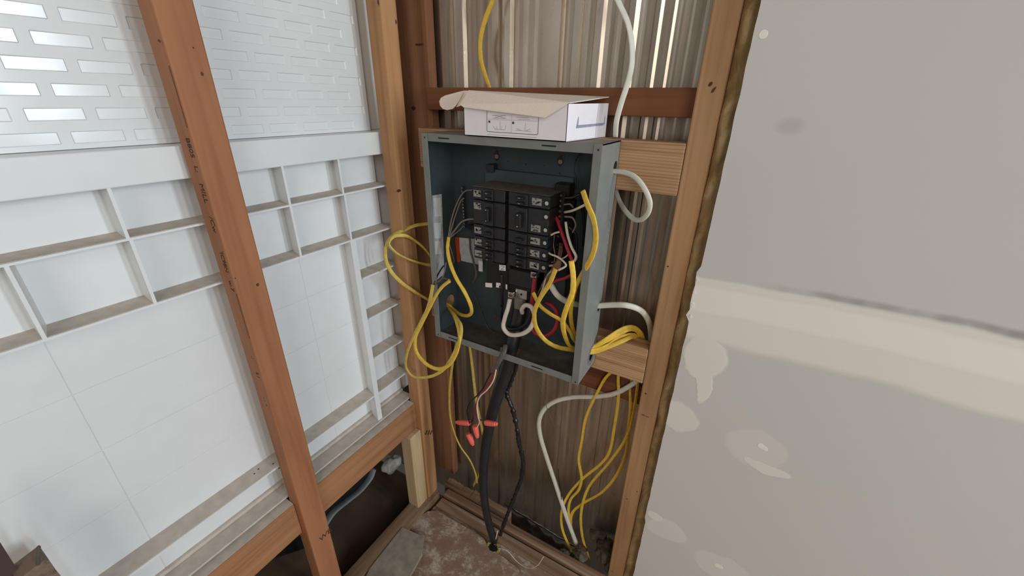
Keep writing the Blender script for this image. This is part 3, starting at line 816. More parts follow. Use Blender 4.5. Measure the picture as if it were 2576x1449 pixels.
hR_ = [(-0.1585, -0.184, 1, True), (-0.184, -0.235, 2, False), (-0.235, -0.2605, 1, False), (-0.2605, -0.286, 1, True), (-0.286, -0.3115, 1, True), (-0.3115, -0.330, 1, True)]
for z1, z0, p, t in hR_[:5]:
    breaker(-0.3995, -0.3120, z0-0.0, z1, 1, p, t)
bx('dust_cover', -0.4840*KB, -0.3120*KB, YF+0.001, 0.722, -0.1585*KB, -0.1575*KB, M_BLK_DUST, pn, 0)
bx('arm_bracket', -0.520, -0.484, 0.712, 0.724, -0.262, -0.250, M_BLK, pn)
# lug and main breaker block
bx('main_block', -0.4570, -0.3330, 0.690, 0.722, -0.3720, -0.3130, M_BLK_D, pn, 0.002)
bx('main_block', -0.4000, -0.3330, 0.684, 0.722, -0.3560, -0.3160, M_BLK, pn, 0.003)
def tinylabel(px0, py0, px1, py1, y, mat, name='paper_label', par=pn):
    return plate(name, [P(a, b, y=y) for a, b in ((px0, py0), (px1, py0+1.5), (px1, py1+1.5), (px0, py1))], (0, 1, 0), 0.0004, mat, par)
tinylabel(1204, 656, 1214, 682, 0.683, M_PAPER)
l2 = tinylabel(1256, 666, 1272, 680, 0.683, M_CARDW)
cable('number_print', PP((1260, 671, .6825), (1264, 669, .6825), (1268, 671, .6825), (1264, 675, .6825), (1260, 678, .6825), (1268, 678, .6825)), .0008, .0004, M_INKB, parent=l2, sub=4, seg=6)
for (a, b, c_, d) in ((1221, 711, 1238, 722), (1248, 711, 1262, 723), (1272, 715, 1276, 727)):
    tinylabel(a, b, c_, d, 0.6885, M_CARDW)
def lug(px, py, y, s=0.0058):
    c = P(px, py, y=y)
    l = box('lug', c+Vector((-s, 0, -s)), c+Vector((s, 0.014, s)), M_STEEL, pn, 0.0008, 1)
    cyl('lug_screw', c+Vector((0, -0.0012, 0)), (0, 1, 0), s*0.62, 0.0014, M_CU, l, 12)
    box('screw_slot', c+Vector((-s*0.5, -0.0016, -0.0005)), c+Vector((s*0.5, -0.0011, 0.0005)), M_BLK_D, l)
lug(1342, 692, 0.672, 0.0068); lug(1284, 743, 0.676, 0.0066)
nb = box('neutral_lug_bar', P(1296, 748, y=0.684), P(1322, 733, y=0.684)+Vector((0.004, 0.016, 0.001)), M_STEEL, pn, 0.001, 1)
cyl('screw_hole', P(1311, 741, y=0.6835), (0, 1, 0), 0.0024, 0.001, M_BLK_D, nb, 12)
gb = box('ground_lug', P(1292, 777, y=0.688), P(1316, 753, y=0.688)+Vector((0, 0.014, 0)), M_GI, pn, 0.002, 1)
# neutral / ground bars with screw heads
def term_bar(name, pa, pb, n, wd, par=pn, gold=()):
    a, b = Vector(pa), Vector(pb)
    bm = bmesh.new(); sweep(bm, [a, a.lerp(b, .5), b], wd, 0.008, sub=2, seg=4)
    bar = finish(name, bm, M_BLK, par)
    for i in range(n):
        c = a.lerp(b, (i+0.5)/n)
        cyl('bar_screw', c+Vector((0, -0.0072, 0)), (0, 1, 0), 0.0023, 0.004, M_CU if i in gold else M_STEEL, bar, 10)
    return bar
term_bar('terminal_bar', P(1166, 468, y=0.705), P(1173, 572, y=0.705), 13, 0.007)
term_bar('terminal_bar', P(1416, 484, y=0.690), P(1407, 598, y=0.690), 9, 0.008, gold=(3, 4))
term_bar('terminal_bar', P(1406, 608, y=0.705), P(1402, 660, y=0.705), 5, 0.008)
bx('bar_bracket', P(1395, 470, y=0.70).x, P(1432, 470, y=0.70).x, 0.700, 0.730, P(1410, 495, y=.70).z, P(1410, 462, y=.70).z, M_BLK_D, pn, 0.002)
bx('bar_bracket', P(1395, 600, y=0.715).x, P(1436, 600, y=0.715).x, 0.715, 0.733, P(1410, 700, y=.715).z, P(1410, 500, y=.715).z, M_BLK_D, pn, 0.002)
cyl('cable_clamp', P(1268, 872, y=0.655)+Vector((0, 0, -0.002)), (0.1, -0.55, -1), 0.0080, 0.016, M_CLAMP, pn, 16)

# ================================================================ CARTON ON THE PANEL
cb = empty('cardboard_box', (-0.36, 0.69, -0.0590), 'small open white cardboard carton lying on top of the grey panel', 'box')
B0 = Vector((-0.4660, 0.6360, -0.0585)); B1 = Vector((-0.2680, 0.6360, -0.0585))
B2 = Vector((-0.2490, 0.7720, -0.0580)); B3 = Vector((-0.4470, 0.7720, -0.0580))
hF, hB = 0.0500, 0.0540
t = 0.0012
up = lambda p, h: Vector((p.x, p.y, p.z+h))
BT = [up(B0, 0.0460), up(B1, 0.0550), up(B2, 0.0560), up(B3, 0.0480)]
fp = plate('front_panel', [B0, B1, BT[1], BT[0]], (0, 1, 0), t, M_CARDW, cb)
plate('end_panel', [B1, B2, BT[2], BT[1]], (-1, 0, 0), t, M_CARDW, cb)
plate('end_panel', [B0, B3, BT[3], BT[0]], (1, 0, 0), t, M_CARDW, cb)
plate('rear_panel', [B3, B2, BT[2], BT[3]], (0, -1, 0), t, M_CARDW, cb)
plate('bottom_panel', [B0, B1, B2, B3], (0, 0, 1), t, M_CARDW, cb)
# lid: hinged at the back, front edge raised on the left, tuck flap drooping over the front
A_ = P(1179, 227, y=0.655); B_ = P(1434, 258, y=0.634)
lid = plate('lid', [A_, B_, BT[2]+Vector((0.0, -0.002, 0.0105)), BT[3]+Vector((0, 0, 0.012))], (0, 0, -1), t, M_CARDB, cb)
C_ = P(1371, 296, y=0.6235); D_ = P(1166, 270, y=0.628); E_ = P(1157, 263, y=0.629)
bm = bmesh.new()
add_hex(bm, [A_, B_, C_, D_, E_], [p + Vector((0, t, 0.0002)) for p in (A_, B_, C_, D_, E_)])
finish('tuck_flap', bm, M_CARDB, cb)
# rounded dust flap on the left
pts = [P(px, py, y=0.664) for px, py in ((1167, 228), (1150, 232), (1120, 240), (1109, 246), (1105, 255), (1107, 266), (1114, 274), (1125, 277), (1138, 274), (1146, 267), (1153, 256), (1160, 243))]
df = plate('dust_flap', pts, (0, 1, 0), t, M_CARDB, cb)
plate('flap_fold', [P(px, py, y=0.667) for px, py in ((1167, 228), (1180, 228), (1160, 265), (1148, 270), (1157, 250))], (0, 1, 0), t, M_CARDB, cb)
# printed instruction diagram on the front
def fpt(u, v, off=0.0004):
    """point of the front panel from pixels"""
    q = P(u, v, y=0.6360-off); return q
def line(name, pts, wd, mat, par, ref=(0, -1, 0)):
    bm = bmesh.new()
    for a, b in zip(pts, pts[1:]):
        a = Vector(a); b = Vector(b); d = (b-a).normalized(); s = d.cross(Vector(ref)).normalized()*wd/2; e = d*wd/2
        add_hex(bm, [a-s-e, b-s+e, b+s+e, a+s-e], [p+Vector(ref)*0.00015 for p in (a-s-e, b-s+e, b+s+e, a+s-e)])
    return finish(name, bm, mat, par)
dg_ = line('printed_diagram', [fpt(*q) for q in ((1225, 279), (1225, 328), (1227, 331), (1350, 339), (1353, 337), (1355, 296))], 0.0007, M_INKB, fp)
line('diagram_rule', [fpt(1226, 300), fpt(1355, 305)], 0.0003, M_INKG, dg_)
line('diagram_rule', [fpt(1288, 285), fpt(1286, 335)], 0.0003, M_INKG, dg_)
for (u, v) in ((1231, 306), (1291, 309)):
    bm = bmesh.new(); add_cyl(bm, fpt(u, v), (0, -1, 0), 0.0020, 0.0002, 14); finish('diagram_number', bm, M_INKB, dg_)
for q in (((1238, 290), (1272, 291)), ((1243, 297), (1270, 290)), ((1243, 290), (1270, 297)), ((1240, 297), (1273, 298)), ((1300, 295), (1330, 296)), ((1303, 300), (1333, 301)),
          ((1240, 317), (1246, 325)), ((1246, 325), (1270, 327)), ((1270, 327), (1273, 315)), ((1258, 305), (1258, 325)), ((1262, 318), (1262, 325)), ((1250, 318), (1250, 325)),
          ((1297, 327), (1336, 331)), ((1300, 323), (1310, 328)), ((1324, 329), (1334, 324)), ((1322, 310), (1321, 327)), ((1226, 338), (1350, 346))):
    line('diagram_line', [fpt(*q[0]), fpt(*q[1])], 0.0005, M_INKG, dg_)
# end panel picture of a bar-shaped light
def ept(u, v):
    n_ = Vector((B2-B1)).cross(Vector((0, 0, 1))).normalized()
    d = ray(u, v); k = (B1 + n_*0.0003).dot(n_)/d.dot(n_); return d*k
nE = Vector((B2-B1)).cross(Vector((0, 0, 1))).normalized()
pe = plate('printed_picture', [ept(*q) for q in ((1449, 323), (1453, 315), (1519, 309), (1518, 315))], nE, 0.0002, M_INKG, cb)
plate('printed_picture', [ept(*q) for q in ((1449, 322), (1455, 293), (1456, 300), (1454, 318))], nE, 0.0002, M_INKG, cb)
plate('printed_picture', [ept(*q) for q in ((1520, 300), (1522, 290), (1521, 312), (1519, 313))], nE, 0.0002, M_INKG, cb)

# ================================================================ CABLES
YW, YH = 0.0096, 0.0040
def yel(pts, label, mat=M_YEL, wd=YW, ht=YH, **kw):
    return cable('cable', pts, wd, ht, mat, label, 'cable', twist=kw.pop('twist', 0.45), lump=0.10, **kw)
# from above
yel([Vector((-0.46, .800, 1.25)), Vector((-0.47, .800, 0.75)), Vector((-0.48, .800, 0.40))] + PP((1262, -60, .800), (1240, 0, .800), (1222, 45, .798), (1209, 95, .797), (1209, 145, .797), (1219, 185, .797), (1234, 228, .798), (1250, 275, .800), (1262, 320, .800), (1270, 380, .800)), 'yellow cable hanging from above, behind the crossboard and the carton', twist=0.6)
cable('cable', [Vector((-0.27, .735, 1.25)), Vector((-0.27, .735, 0.75)), Vector((-0.262, .735, 0.40))] + PP((1530, -60, .735), (1556, 5, .735), (1580, 60, .735), (1590, 120, .735), (1589, 165, .735), (1578, 212, .735), (1562, 262, .733), (1551, 305, .731), (1548, 345, .732)), 0.0092, .0036, M_WJ,
      'white flat cable hanging from above down to the top right of the panel', 'cable', twist=0.5)
# loop on the right side of the panel
cable('cable', PP((1520, 432, .722), (1546, 431, .722), (1572, 434, .718), (1598, 446, .712), (1621, 474, .706), (1635, 510, .704), (1630, 536, .708), (1614, 552, .716), (1596, 552, .728), (1573, 530, .750), (1557, 503, .780), (1547, 470, .790), (1540, 420, .795)),
      .0088, .0048, M_WJ, 'white cable making an open loop at the upper right side of the panel', 'cable', twist=0.3)
# thicker white feeder at lower right
cable('cable', PP((1385, 716, .676), (1402, 742, .672), (1430, 760, .690), (1470, 768, .715), (1504, 769, .722), (1540, 767, .722), (1575, 768, .722), (1607, 778, .735), (1628, 800, .760), (1637, 835, .790), (1634, 900, .794), (1610, 950, .792), (1580, 973, .790), (1545, 990, .790), (1500, 997, .790), (1440, 999, .790), (1400, 1008, .785), (1370, 1028, .780), (1357, 1055, .776), (1358, 1090, .775), (1375, 1150, .775), (1395, 1210, .772), (1412, 1262, .770), (1432, 1320, .768), (1452, 1372, .770)),
      .0118, .0100, M_WJ, 'thick white cable leaving the lower right of the panel and bending down to the floor', 'cable')
# yellow bundle on the right: outside strand + over the block + sheathed end inside the panel
hole = (1487, 878, .7115)
yel(PP((1466, 480, .640), (1478, 515, .632), (1493, 552, .630), (1499, 600, .632), (1491, 640, .634), (1470, 680, .644), (1447, 725, .662), (1436, 780, .672), (1442, 830, .690), (1462, 862, .706), (1487, 872, .713), (1522, 858, .722), (1559, 838, .740), (1585, 828, .760), (1604, 834, .779), (1612, 860, .791), (1595, 895, .791), (1560, 925, .786),
       (1529, 944, .786), (1499, 995, .785), (1474, 1051, .783), (1463, 1112, .782), (1456, 1157, .782), (1463, 1203, .780), (1456, 1232, .780), (1436, 1256, .778), (1430, 1285, .776), (1438, 1330, .774), (1447, 1375, .774)),
    'yellow cable with the highest end in the panel, leftmost strand under the lower block', wd=0.0100, taper=lambda q: 1.0 if q < 0.42 else max(0.76, 1.0-(q-0.42)*1.6))
yel(PP((1437, 656, .632), (1442, 695, .630), (1440, 735, .630), (1425, 775, .630), (1416, 812, .634), (1423, 850, .650), (1440, 874, .680), (1487, 882, .709), (1524, 872, .722), (1557, 851, .740), (1585, 842, .761), (1603, 849, .785), (1603, 890, .791),
       (1560, 925, .790), (1555, 950, .790), (1556, 995, .790), (1546, 1070, .788), (1532, 1139, .786), (1511, 1167, .786), (1467, 1203, .782), (1430, 1245, .778), (1413, 1286, .772), (1415, 1332, .768), (1438, 1388, .766)),
    'yellow cable with middle sheathed end in the panel, second strand under lower pine block', wd=0.0100, taper=lambda q: 1.0 if q < 0.42 else max(0.76, 1.0-(q-0.42)*1.6))
yel(PP((1398, 676, .640), (1383, 712, .636), (1356, 755, .634), (1344, 790, .634), (1350, 826, .636), (1372, 856, .644), (1400, 872, .660), (1440, 880, .690), (1487, 886, .710), (1528, 873, .722), (1567, 857, .736), (1592, 847, .762), (1606, 855, .786), (1608, 920, .791),
       (1604, 968, .790), (1593, 1040, .788), (1577, 1097, .786), (1535, 1160, .784), (1483, 1222, .780), (1467, 1262, .776), (1461, 1305, .772), (1466, 1354, .768), (1482, 1406, .766)),
    'yellow cable curling lowest inside the panel, its strand crossing its neighbours below the block', wd=0.0100, taper=lambda q: 1.0 if q < 0.42 else max(0.76, 1.0-(q-0.42)*1.6))
yel(PP((1341, 736, .660), (1358, 768, .652), (1385, 790, .648), (1412, 806, .652), (1432, 832, .668), (1450, 862, .690), (1487, 874, .711), (1526, 852, .722), (1560, 830, .742), (1588, 822, .762), (1612, 838, .782), (1618, 870, .791), (1600, 930, .798),
       (1588, 968, .798), (1586, 1030, .796), (1580, 1090, .794), (1574, 1142, .792), (1551, 1195, .788), (1513, 1239, .784), (1467, 1266, .780), (1440, 1290, .778), (1436, 1325, .776), (1449, 1376, .776)),
    'yellow cable with short dark-tipped end in the panel, rightmost bowed strand below the block', wd=0.0088)
# left group
yel(PP((1095, 560, .715), (1073, 563, .700), (1046, 567, .675), (1020, 577, .655), (990, 592, .620), (973, 615, .605), (970, 648, .600), (982, 680, .604), (1008, 709, .620), (1042, 733, .650), (1074, 752, .690), (1095, 765, .715)),
    'yellow cable bowing far left out of the panel, outermost of the small loops', M_YEL_D, wd=0.0086)
yel(PP((1100, 668, .715), (1084, 667, .700), (1054, 661, .665), (1022, 650, .630), (994, 634, .605), (978, 613, .602), (990, 595, .612), (1014, 592, .630), (1042, 604, .660), (1068, 626, .685), (1090, 655, .715)),
    'yellow cable making the small inner double loop left of the panel', M_YEL_D, wd=0.0086)
yel(PP((1129, 596, .668), (1126, 625, .660), (1132, 660, .650), (1148, 700, .642), (1169, 735, .640), (1184, 768, .644), (1186, 786, .652), (1176, 794, .664), (1156, 790, .680), (1140, 778, .694), (1129, 768, .702), (1112, 762, .712)),
    'yellow cable end left of the breakers, dropping and hooking back to the side hole', wd=0.0082)
yel(PP((1089, 716, .637), (1084, 745, .630), (1076, 775, .625), (1058, 812, .620), (1040, 848, .618), (1024, 890, .616), (1022, 925, .616), (1036, 945, .616), (1060, 950, .618), (1092, 944, .620), (1120, 925, .622), (1143, 888, .624), (1158, 850, .628), (1160, 822, .634), (1148, 798, .655), (1134, 780, .680), (1124, 770, .700), (1105, 764, .715)),
    'yellow cable with frayed end at the left flange, forming the lowest big loop', M_YEL_D, wd=0.0088)
yel(PP((1132, 706, .634), (1112, 722, .630), (1094, 748, .625), (1078, 780, .622), (1062, 812, .620), (1045, 850, .619), (1048, 885, .617), (1072, 915, .612), (1102, 928, .610), (1130, 918, .612), (1147, 892, .618), (1156, 860, .624), (1154, 835, .632), (1146, 805, .650), (1134, 782, .678), (1124, 772, .698), (1108, 766, .712)),
    'yellow cable with bare wires at its end, forming the inner big loop at lower left', M_YEL, wd=0.0088)
yel(PP((1150, 858, .745), (1142, 895, .745), (1134, 945, .745), (1130, 995, .745), (1134, 1059, .748), (1156, 1120, .752), (1182, 1158, .755), (1196, 1192, .760), (1199, 1215, .765)),
    'yellow cable hanging down left under the panel to the floor, nearest the corner stud', M_YEL_D, wd=0.0076)
yel(PP((1181, 868, .790), (1186, 905, .790), (1194, 976, .790), (1201, 1025, .788), (1213, 1082, .786), (1222, 1130, .784), (1216, 1165, .782), (1205, 1192, .780), (1188, 1226, .778)),
    'yellow cable coming down behind the panel and passing behind the thick black cable', M_YEL_D, wd=0.0082)

# black feeder and taped cable
cable('cable', PP((1322, 700, .715), (1312, 760, .708), (1300, 820, .695), (1288, 868, .680), (1276, 920, .672), (1255, 985, .665), (1236, 1050, .660), (1224, 1110, .655), (1217, 1170, .652), (1216, 1225, .650), (1222, 1280, .648), (1232, 1325, .648), (1244, 1362, .648)),
      .0300, .0270, M_BIG, 'thick black cable running from the panel bottom down to the hole in the floor', 'cable', seg=20, taper=lambda s: 1.0 - 0.32*min(1, max(0, (s-0.35)/0.5)))
cable('cable', PP((1300, 895, .700), (1296, 930, .700), (1283, 965, .698), (1275, 990, .695), (1288, 1025, .690), (1300, 1075, .688), (1307, 1120, .686), (1316, 1160, .686), (1312, 1200, .684), (1300, 1235, .680), (1284, 1275, .672), (1270, 1312, .662), (1258, 1345, .654)),
      .0115, .0090, M_TAPE, 'thin cable wrapped in crinkled black tape, right of the thick black cable', 'cable', sub=14, lump=0.55, wob=0.9, twist=0.8)
# bundle with wire nuts
wn = empty('wire_bundle', P(1200, 1095, y=.64), 'small bundle of red, white and black wires with four salmon wire nuts under the panel', 'wires')
cable('sheath', PP((1272, 868, .652), (1268, 885, .640), (1256, 908, .632), (1246, 925, .630), (1237, 936, .630)), .0105, .0070, M_CLAMP, parent=wn)
for nm, mt, pts in (('wire', M_BI, ((1244, 925, .630), (1228, 950, .629), (1216, 975, .628), (1200, 995, .628), (1184, 1010, .628), (1175, 1032, .628), (1180, 1060, .628), (1184, 1090, .628))),
                    ('wire', M_RI, ((1246, 928, .628), (1234, 958, .626), (1218, 980, .626), (1203, 1002, .626), (1196, 1030, .627), (1200, 1050, .627), (1215, 1060, .628), (1226, 1064, .628))),
                    ('wire', M_WI, ((1248, 930, .627), (1242, 955, .625), (1226, 980, .624), (1207, 998, .624), (1200, 1020, .625), (1203, 1048, .625), (1206, 1062, .625), (1200, 1075, .626))),
                    ('wire', M_CU, ((1242, 932, .631), (1224, 970, .630), (1206, 1000, .630), (1194, 1035, .630), (1204, 1052, .629), (1220, 1062, .628), (1226, 1066, .628))),
                    ('wire', M_BI, ((1190, 1052, .628), (1186, 1060, .628), (1180, 1064, .628), (1176, 1064, .628)))):
    cable(nm, PP(*pts), .0030, .0030, mt, parent=wn, seg=8)
for (a, b) in (((1180, 1064), (1148, 1062)), ((1222, 1063), (1250, 1067)), ((1195, 1071), (1201, 1100)), ((1178, 1090), (1190, 1119))):
    pa, pb = P(*a, y=.627), P(*b, y=.627)
    bm = bmesh.new(); d = (pb-pa); L = d.length; d.normalize()
    sweep(bm, [pa, pa+d*L*0.25, pa+d*L*0.7, pb], .0132, .0132, sub=4, seg=12, taper=lambda s: (1.0, 1.04, 1.0, 0.92, 0.84, 0.6)[min(5, int(s*5.99))])
    finish('wire_nut', bm, M_NUT, wn, smooth=False)
# thin loose wires
def wire(pts, label, mat, r=.0014, **kw):
    return cable('wire', PP(*pts), r*2, r*2, mat, label, 'wire', seg=8, **kw)
wire(((1325, 905, .720), (1340, 935, .720), (1358, 972, .720), (1370, 1010, .720), (1385, 1050, .720), (1398, 1085, .722)), 'thin brown wire dangling diagonally under the middle of the panel', M_BLK_DUST, .0008)
wire(((1250, 1378, .630), (1275, 1385, .632), (1300, 1412, .628), (1325, 1428, .625), (1350, 1424, .628), (1368, 1400, .640)), 'thin white thread-like wire curling on the floor beside the cable hole', M_WI, .0008)
wire(((1252, 1335, .652), (1248, 1352, .648), (1243, 1372, .642), (1234, 1388, .636)), 'short white wire stub at the foot of the thick black cable', M_WI, .0014)
wire(((1262, 1325, .655), (1254, 1348, .650), (1250, 1368, .642), (1240, 1380, .638)), 'short brown wire stub at the foot of the thick black cable', M_CU, .0012)
wire(((1404, 1240, .770), (1410, 1275, .768), (1412, 1250, .768), (1405, 1200, .770), (1404, 1180, .775)), 'thin dark wire lying against the thick white cable near the floor', M_BI, .0010)
# inside the panel
wire(((1283, 752, .668), (1278, 775, .660), (1270, 800, .655), (1267, 824, .652), (1280, 840, .650), (1304, 842, .648), (1328, 832, .648), (1341, 812, .650), (1344, 790, .655), (1336, 772, .662), (1322, 768, .668), (1313, 778, .674), (1314, 787, .680)), 'thick white wire hooking in a J below the breakers', M_WI, .0047)
wire(((1340, 772, .676), (1334, 795, .672), (1326, 812, .670), (1306, 826, .670), (1284, 828, .672), (1276, 822, .676)), 'thick black wire curved inside the white J-shaped wire', M_BI, .0040)
wire(((1345, 700, .672), (1342, 730, .672), (1338, 765, .676), (1336, 800, .680), (1340, 830, .680), (1362, 845, .676), (1388, 836, .672), (1402, 812, .672), (1400, 785, .676), (1388, 768, .682), (1375, 762, .690)), 'thick red wire looping below the main block', M_RI, .0044)
wire(((1362, 535, .690), (1385, 538, .688), (1400, 550, .684), (1408, 572, .678), (1420, 605, .670), (1433, 640, .662), (1442, 668, .658), (1438, 690, .660)), 'thick red wire running down beside the right terminal bar', M_RI, .0036)
wire(((1440, 690, .662), (1420, 700, .668), (1400, 705, .672), (1382, 715, .682)), 'short red wire turning left under the right terminal bar', M_RI, .0034)
wire(((1423, 558, .676), (1428, 590, .670), (1438, 622, .662), (1449, 645, .658), (1446, 655, .660), (1436, 662, .668)), 'white wire dropping beside the thick red wire', M_WI, .0026)
wire(((1420, 534, .680), (1440, 530, .660), (1458, 522, .646), (1474, 514, .637)), 'white wire from the right terminal bar to the highest yellow end', M_WI, .0022)
wire(((1414, 582, .676), (1392, 588, .670), (1376, 602, .664), (1372, 620, .662), (1380, 636, .660), (1402, 646, .656), (1416, 656, .650), (1424, 668, .644), (1405, 680, .640)), 'white wire curling left of the thick red wire', M_WI, .0019)
wire(((1430, 640, .668), (1420, 648, .670), (1408, 652, .675)), 'short white wire between the terminal bar and the red wire', M_WI, .0014)
wire(((1395, 590, .680), (1392, 615, .678), (1396, 645, .674), (1388, 675, .668), (1372, 700, .664), (1360, 725, .664), (1352, 742, .666)), 'brown wire dropping behind the white curled wire', M_CU, .0013)
wire(((1405, 655, .672), (1396, 672, .668), (1386, 682, .664), (1374, 700, .662), (1366, 724, .660), (1357, 745, .664)), 'white wire running down behind the curled yellow cable', M_WI, .0016)
wire(((1344, 694, .668), (1370, 676, .668), (1392, 668, .672), (1410, 666, .678)), 'black wire arched right of the silver lug', M_BI, .0022)
wire(((1345, 672, .676), (1365, 664, .672), (1388, 660, .674), (1408, 655, .680)), 'grey wire arched over the silver lug', M_GI, .0014)
wire(((1366, 675, .668), (1385, 668, .666), (1400, 672, .664), (1392, 690, .662)), 'short white wire stub above the silver lug', M_WI, .0022)
wire(((1430, 570, .695), (1448, 590, .700), (1450, 640, .700), (1446, 690, .700), (1462, 710, .700)), 'black wire standing behind the yellow cables at the right wall', M_BI, .0026)
wire(((1418, 498, .695), (1440, 497, .700), (1458, 490, .705), (1465, 520, .712), (1470, 570, .715), (1468, 620, .715)), 'black wire bowed at the right inner wall', M_BI, .0026)
wire(((1418, 515, .690), (1434, 514, .690), (1442, 522, .694)), 'short grey stub in the right terminal bar', M_GI, .0016)
wire(((1462, 385, .728), (1450, 400, .728), (1448, 430, .728), (1454, 455, .726), (1450, 475, .722)), 'thin black wire bowed at the upper right of the back plate', M_BI, .0014)
wire(((1420, 545, .685), (1440, 548, .686), (1448, 566, .688), (1440, 585, .692)), 'grey-brown wire curled right of the terminal bar', M_GI, .0018)
# copper bunch right of the breakers
cu = empty('ground_wires', P(1400, 690, y=.668), 'bunch of bare copper ground wires right of the breakers', 'wires')
for k in range(9):
    j = lambda: random.uniform(-5, 5)
    cable('bare_wire', PP((1412+j(), 615+j(), .690), (1408+j(), 640+j(), .680), (1398+j(), 668+j()*0.6, .668), (1380+j(), 695+j(), .662), (1366+j(), 722+j(), .662)), .0022, .0022, M_CU if k % 3 else M_GI, parent=cu, seg=6)
blob('brown_sleeve', P(1402, 672, y=.664), (0, -1, 0.2), (0.5, 0, 1), .008, .014, M_CU, cu, 5, t=0.004)
# left side thin wires to the neutral bar
wire(((1128, 597, .668), (1134, 560, .676), (1146, 520, .686), (1160, 492, .694), (1172, 480, .696), (1188, 478, .692)), 'grey wire arched to the top of the left terminal bar', M_GI, .0016)
wire(((1130, 597, .668), (1140, 560, .678), (1150, 530, .688), (1160, 505, .696), (1168, 498, .700)), 'grey wire left of the breakers reaching the second bar screw', M_GI, .0014)
wire(((1129, 598, .668), (1145, 578, .672), (1162, 558, .678), (1178, 552, .682), (1196, 551, .686)), 'light grey wire bent right into the left breakers', M_GI, .0020)
wire(((1130, 600, .668), (1142, 590, .674), (1155, 580, .684), (1166, 568, .694)), 'short grey wire at the foot of the left terminal bar', M_GI, .0013)
wire(((1130, 612, .668), (1138, 640, .668), (1142, 658, .670), (1136, 664, .672)), 'brown stub beside the yellow cable in the left of the panel', M_CU, .0012)
wire(((1182, 600, .705), (1184, 630, .700), (1192, 660, .696), (1198, 690, .696), (1190, 708, .700), (1186, 712, .710)), 'dark wire hanging in front of the warning label', M_BLK_DUST, .0022)
wire(((1190, 735, .715), (1205, 770, .722), (1216, 800, .724), (1228, 825, .722), (1245, 838, .716)), 'thin brown wire hanging down the back plate', M_BLK_DUST, .0010)
wire(((1258, 720, .672), (1264, 760, .680), (1262, 800, .690), (1266, 815, .700)), 'thin black wire straight below the bus rail', M_BI, .0024)
wire(((1262, 690, .676), (1263, 730, .674), (1262, 770, .680)), 'black insulated wire left of the upper silver lug', M_BI, .0030)
wire(((1116, 668, .655), (1102, 690, .648), (1092, 716, .638)), 'black wire running to the frayed yellow end at the left flange', M_BI, .0016)
wire(((1122, 660, .660), (1118, 685, .652), (1108, 705, .644), (1094, 712, .638)), 'grey wire running to the frayed yellow end at the left flange', M_GI, .0015)
wire(((1134, 705, .634), (1116, 700, .640), (1104, 706, .640), (1094, 716, .638)), 'brown wire crossing to the frayed yellow end', M_CU, .0014)

# ================================================================ FLOOR DETAILS
# loose dusty sheet scraps
tag(plate('plywood_scrap', [P(px, py, z=-1.128) for px, py in ((1012, 1326), (1066, 1350), (1062, 1392), (1025, 1460), (985, 1560), (870, 1560), (930, 1430))], (0, 0, -1), 0.010, mat_plain('grey_dusty_board', S(150, 138, 124), rough=0.95, var=0.22, scale=45)), 'grey dusty scrap of board lying over the floor plate at bottom centre', 'board scrap')
sheet = [P(px, py, z=-1.160) for px, py in ((1016, 1322), (1076, 1286), (1102, 1284), (1130, 1302), (1165, 1322), (1195, 1338), (1218, 1356), (1232, 1384), (1262, 1398), (1302, 1430), (1330, 1470), (1330, 1600), (960, 1600), (1040, 1440), (1064, 1392), (1066, 1350))]
tag(plate('floor_sheet', sheet, (0, 0, -1), 0.009, M_FLOOR), 'torn brown vinyl floor sheet covered in plaster dust in front of the cable hole', 'floor covering')
# yellowed sealant ring around the floor hole
c = P(1240, 1380, z=-1.166)
bm = bmesh.new()
sweep(bm, [c + Vector((0.017*math.cos(a)*(1+0.15*math.sin(3*a)), 0.014*math.sin(a), 0.003*math.sin(5*a))) for a in [i*math.pi/8 for i in range(17)]], .008, .008, sub=4, seg=10, lump=0.25, ref=(0, 0, 1))
tag(finish('foam_ring', bm, mat_plain('old_foam', S(150, 130, 70), rough=0.9, var=0.35, scale=80, bumps=0.8, bscale=150), smooth=True), 'yellowed foam ring around the cable hole in the floor', 'sealant')
cyl('hole', c + Vector((0, 0, -0.001)), (0, 0, 1), 0.013, 0.004, M_BLK_D, bpy.data.objects['floor'])
# fluffy insulation around the cables at lower right
for k, (px, py, r, z) in enumerate(((1510, 1345, .026, -1.155), (1525, 1385, .030, -1.16), (1460, 1392, .020, -1.165), (1545, 1420, .026, -1.17), (1420, 1392, .014, -1.175))):
    bm = bmesh.new(); bmesh.ops.create_icosphere(bm, subdivisions=4, radius=r)
    c = P(px, py, z=z)
    for v in bm.verts:
        n_ = noise.noise(v.co*55 + Vector((k, 0, 0))) + 0.5*noise.noise(v.co*150)
        v.co = Vector((v.co.x, v.co.y, v.co.z*0.7))*(1+0.5*n_) + c
        v.co.x = min(v.co.x, -0.105); v.co.y = min(v.co.y, 0.82)
    tag(finish('insulation_tuft', bm, M_FLUFF, smooth=True),
        ('grey-brown fluff against the foot of the right-hand stud', 'largest grey-brown fluff tuft low beside the right-hand stud foot', 'fluff tuft under the rightmost yellow cable end', 'fluff tuft nearest the camera at the right-hand stud foot', 'small fluff tuft left of the yellow cable ends')[k], 'insulation')
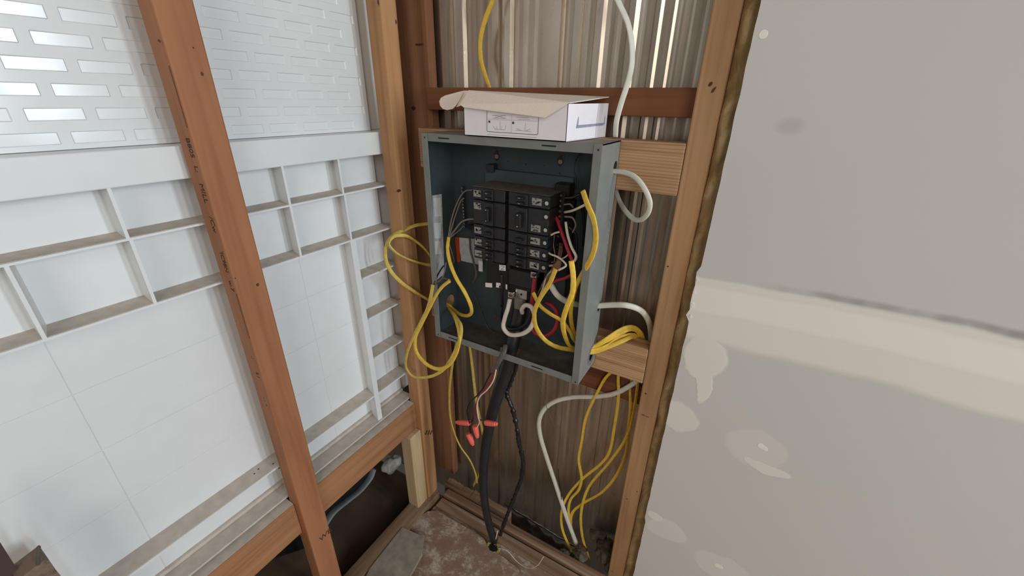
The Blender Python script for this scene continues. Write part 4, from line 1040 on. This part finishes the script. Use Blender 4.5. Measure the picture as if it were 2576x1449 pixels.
# bottom left: end of a grey-brown board with a nail and a dark strip
bw = mat_wood('wood_grey_brown', S(120, 100, 88), S(84, 68, 58), 'X', S(140, 120, 106))
e0 = [P(px, py, x=-0.655) for px, py in ((42, 1462), (112, 1408), (125, 1411), (160, 1462))]
e0 += [Vector((-0.655, e0[-1].y+0.004, -0.7635)), Vector((-0.655, e0[0].y-0.010, -0.7635))]
nb_ = plate('blocking', e0, (-1, 0, 0), 0.030, bw); tag(nb_, 'sawn grey-brown board end with a protruding nail at the bottom left', 'wood block')
a = P(96, 1420, x=-0.650); b = P(97, 1372, x=-0.650)
bm = bmesh.new(); sweep(bm, [a, a.lerp(b, .5), a.lerp(b, .85), b], .0040, .0040, sub=3, seg=8, taper=lambda s: 1 if s < .8 else 1-(s-.8)*4)
finish('nail', bm, M_BLK_DUST, nb_)
tag(plate('strip', [P(px, py, x=-0.672) for px, py in ((-80, 1290), (0, 1364), (56, 1452), (90, 1500), (10, 1480), (-80, 1400))], (-1, 0, 0), 0.010, mat_plain('brown_strip', S(74, 56, 54), rough=0.5)), 'dark brown strip slanting behind the board end at the bottom left', 'strip')
# silver crumpled foil/flashing at the foot of the metal
bm = bmesh.new()
n = 26; A = []
for i in range(n+1):
    f = i/n; c = P(1268 + 185*f, 1282 + 112*f, y=0.812); row = []
    for k in range(6):
        g_ = k/5
        row.append(bm.verts.new(c + Vector((0, -0.034*(1-g_)**1.5 + 0.007*noise.noise(Vector((i*0.45, k*0.6, 2))), 0.046*g_ - 0.012))))
    A.append(row)
for i in range(n):
    for k in range(5): bm.faces.new([A[i][k], A[i+1][k], A[i+1][k+1], A[i][k+1]])
o = finish('metal_flashing', bm, mat_plain('crumpled_metal', S(170, 168, 164), rough=0.22, metal=1.0, var=0.1), smooth=True)
sol = o.modifiers.new('thick', 'SOLIDIFY'); sol.thickness = 0.0008
tag(o, 'crumpled shiny metal flashing at the foot of the sheet metal, right of the taped cable', 'flashing')

# ================================================================ GROUPS OF LIKE THINGS
GR = {'wall_stud': 'bare wooden wall studs', 'blocking': 'horizontal wooden blocks', 'crossboard': 'red-brown crossboards on the metal', 'sill_board': 'wood strips at the foot of the back wall',
      'insulation_tuft': 'tufts of insulation', 'wire': 'loose wires in and below the panel'}
for o in bpy.data.objects:
    if o.parent is None and 'label' in o:
        k = o.name.split('.')[0]
        if k in GR: o['group'] = GR[k]
        elif k == 'cable': o['group'] = 'yellow jacketed cables' if o['label'].startswith('yellow') else 'white and black cables'
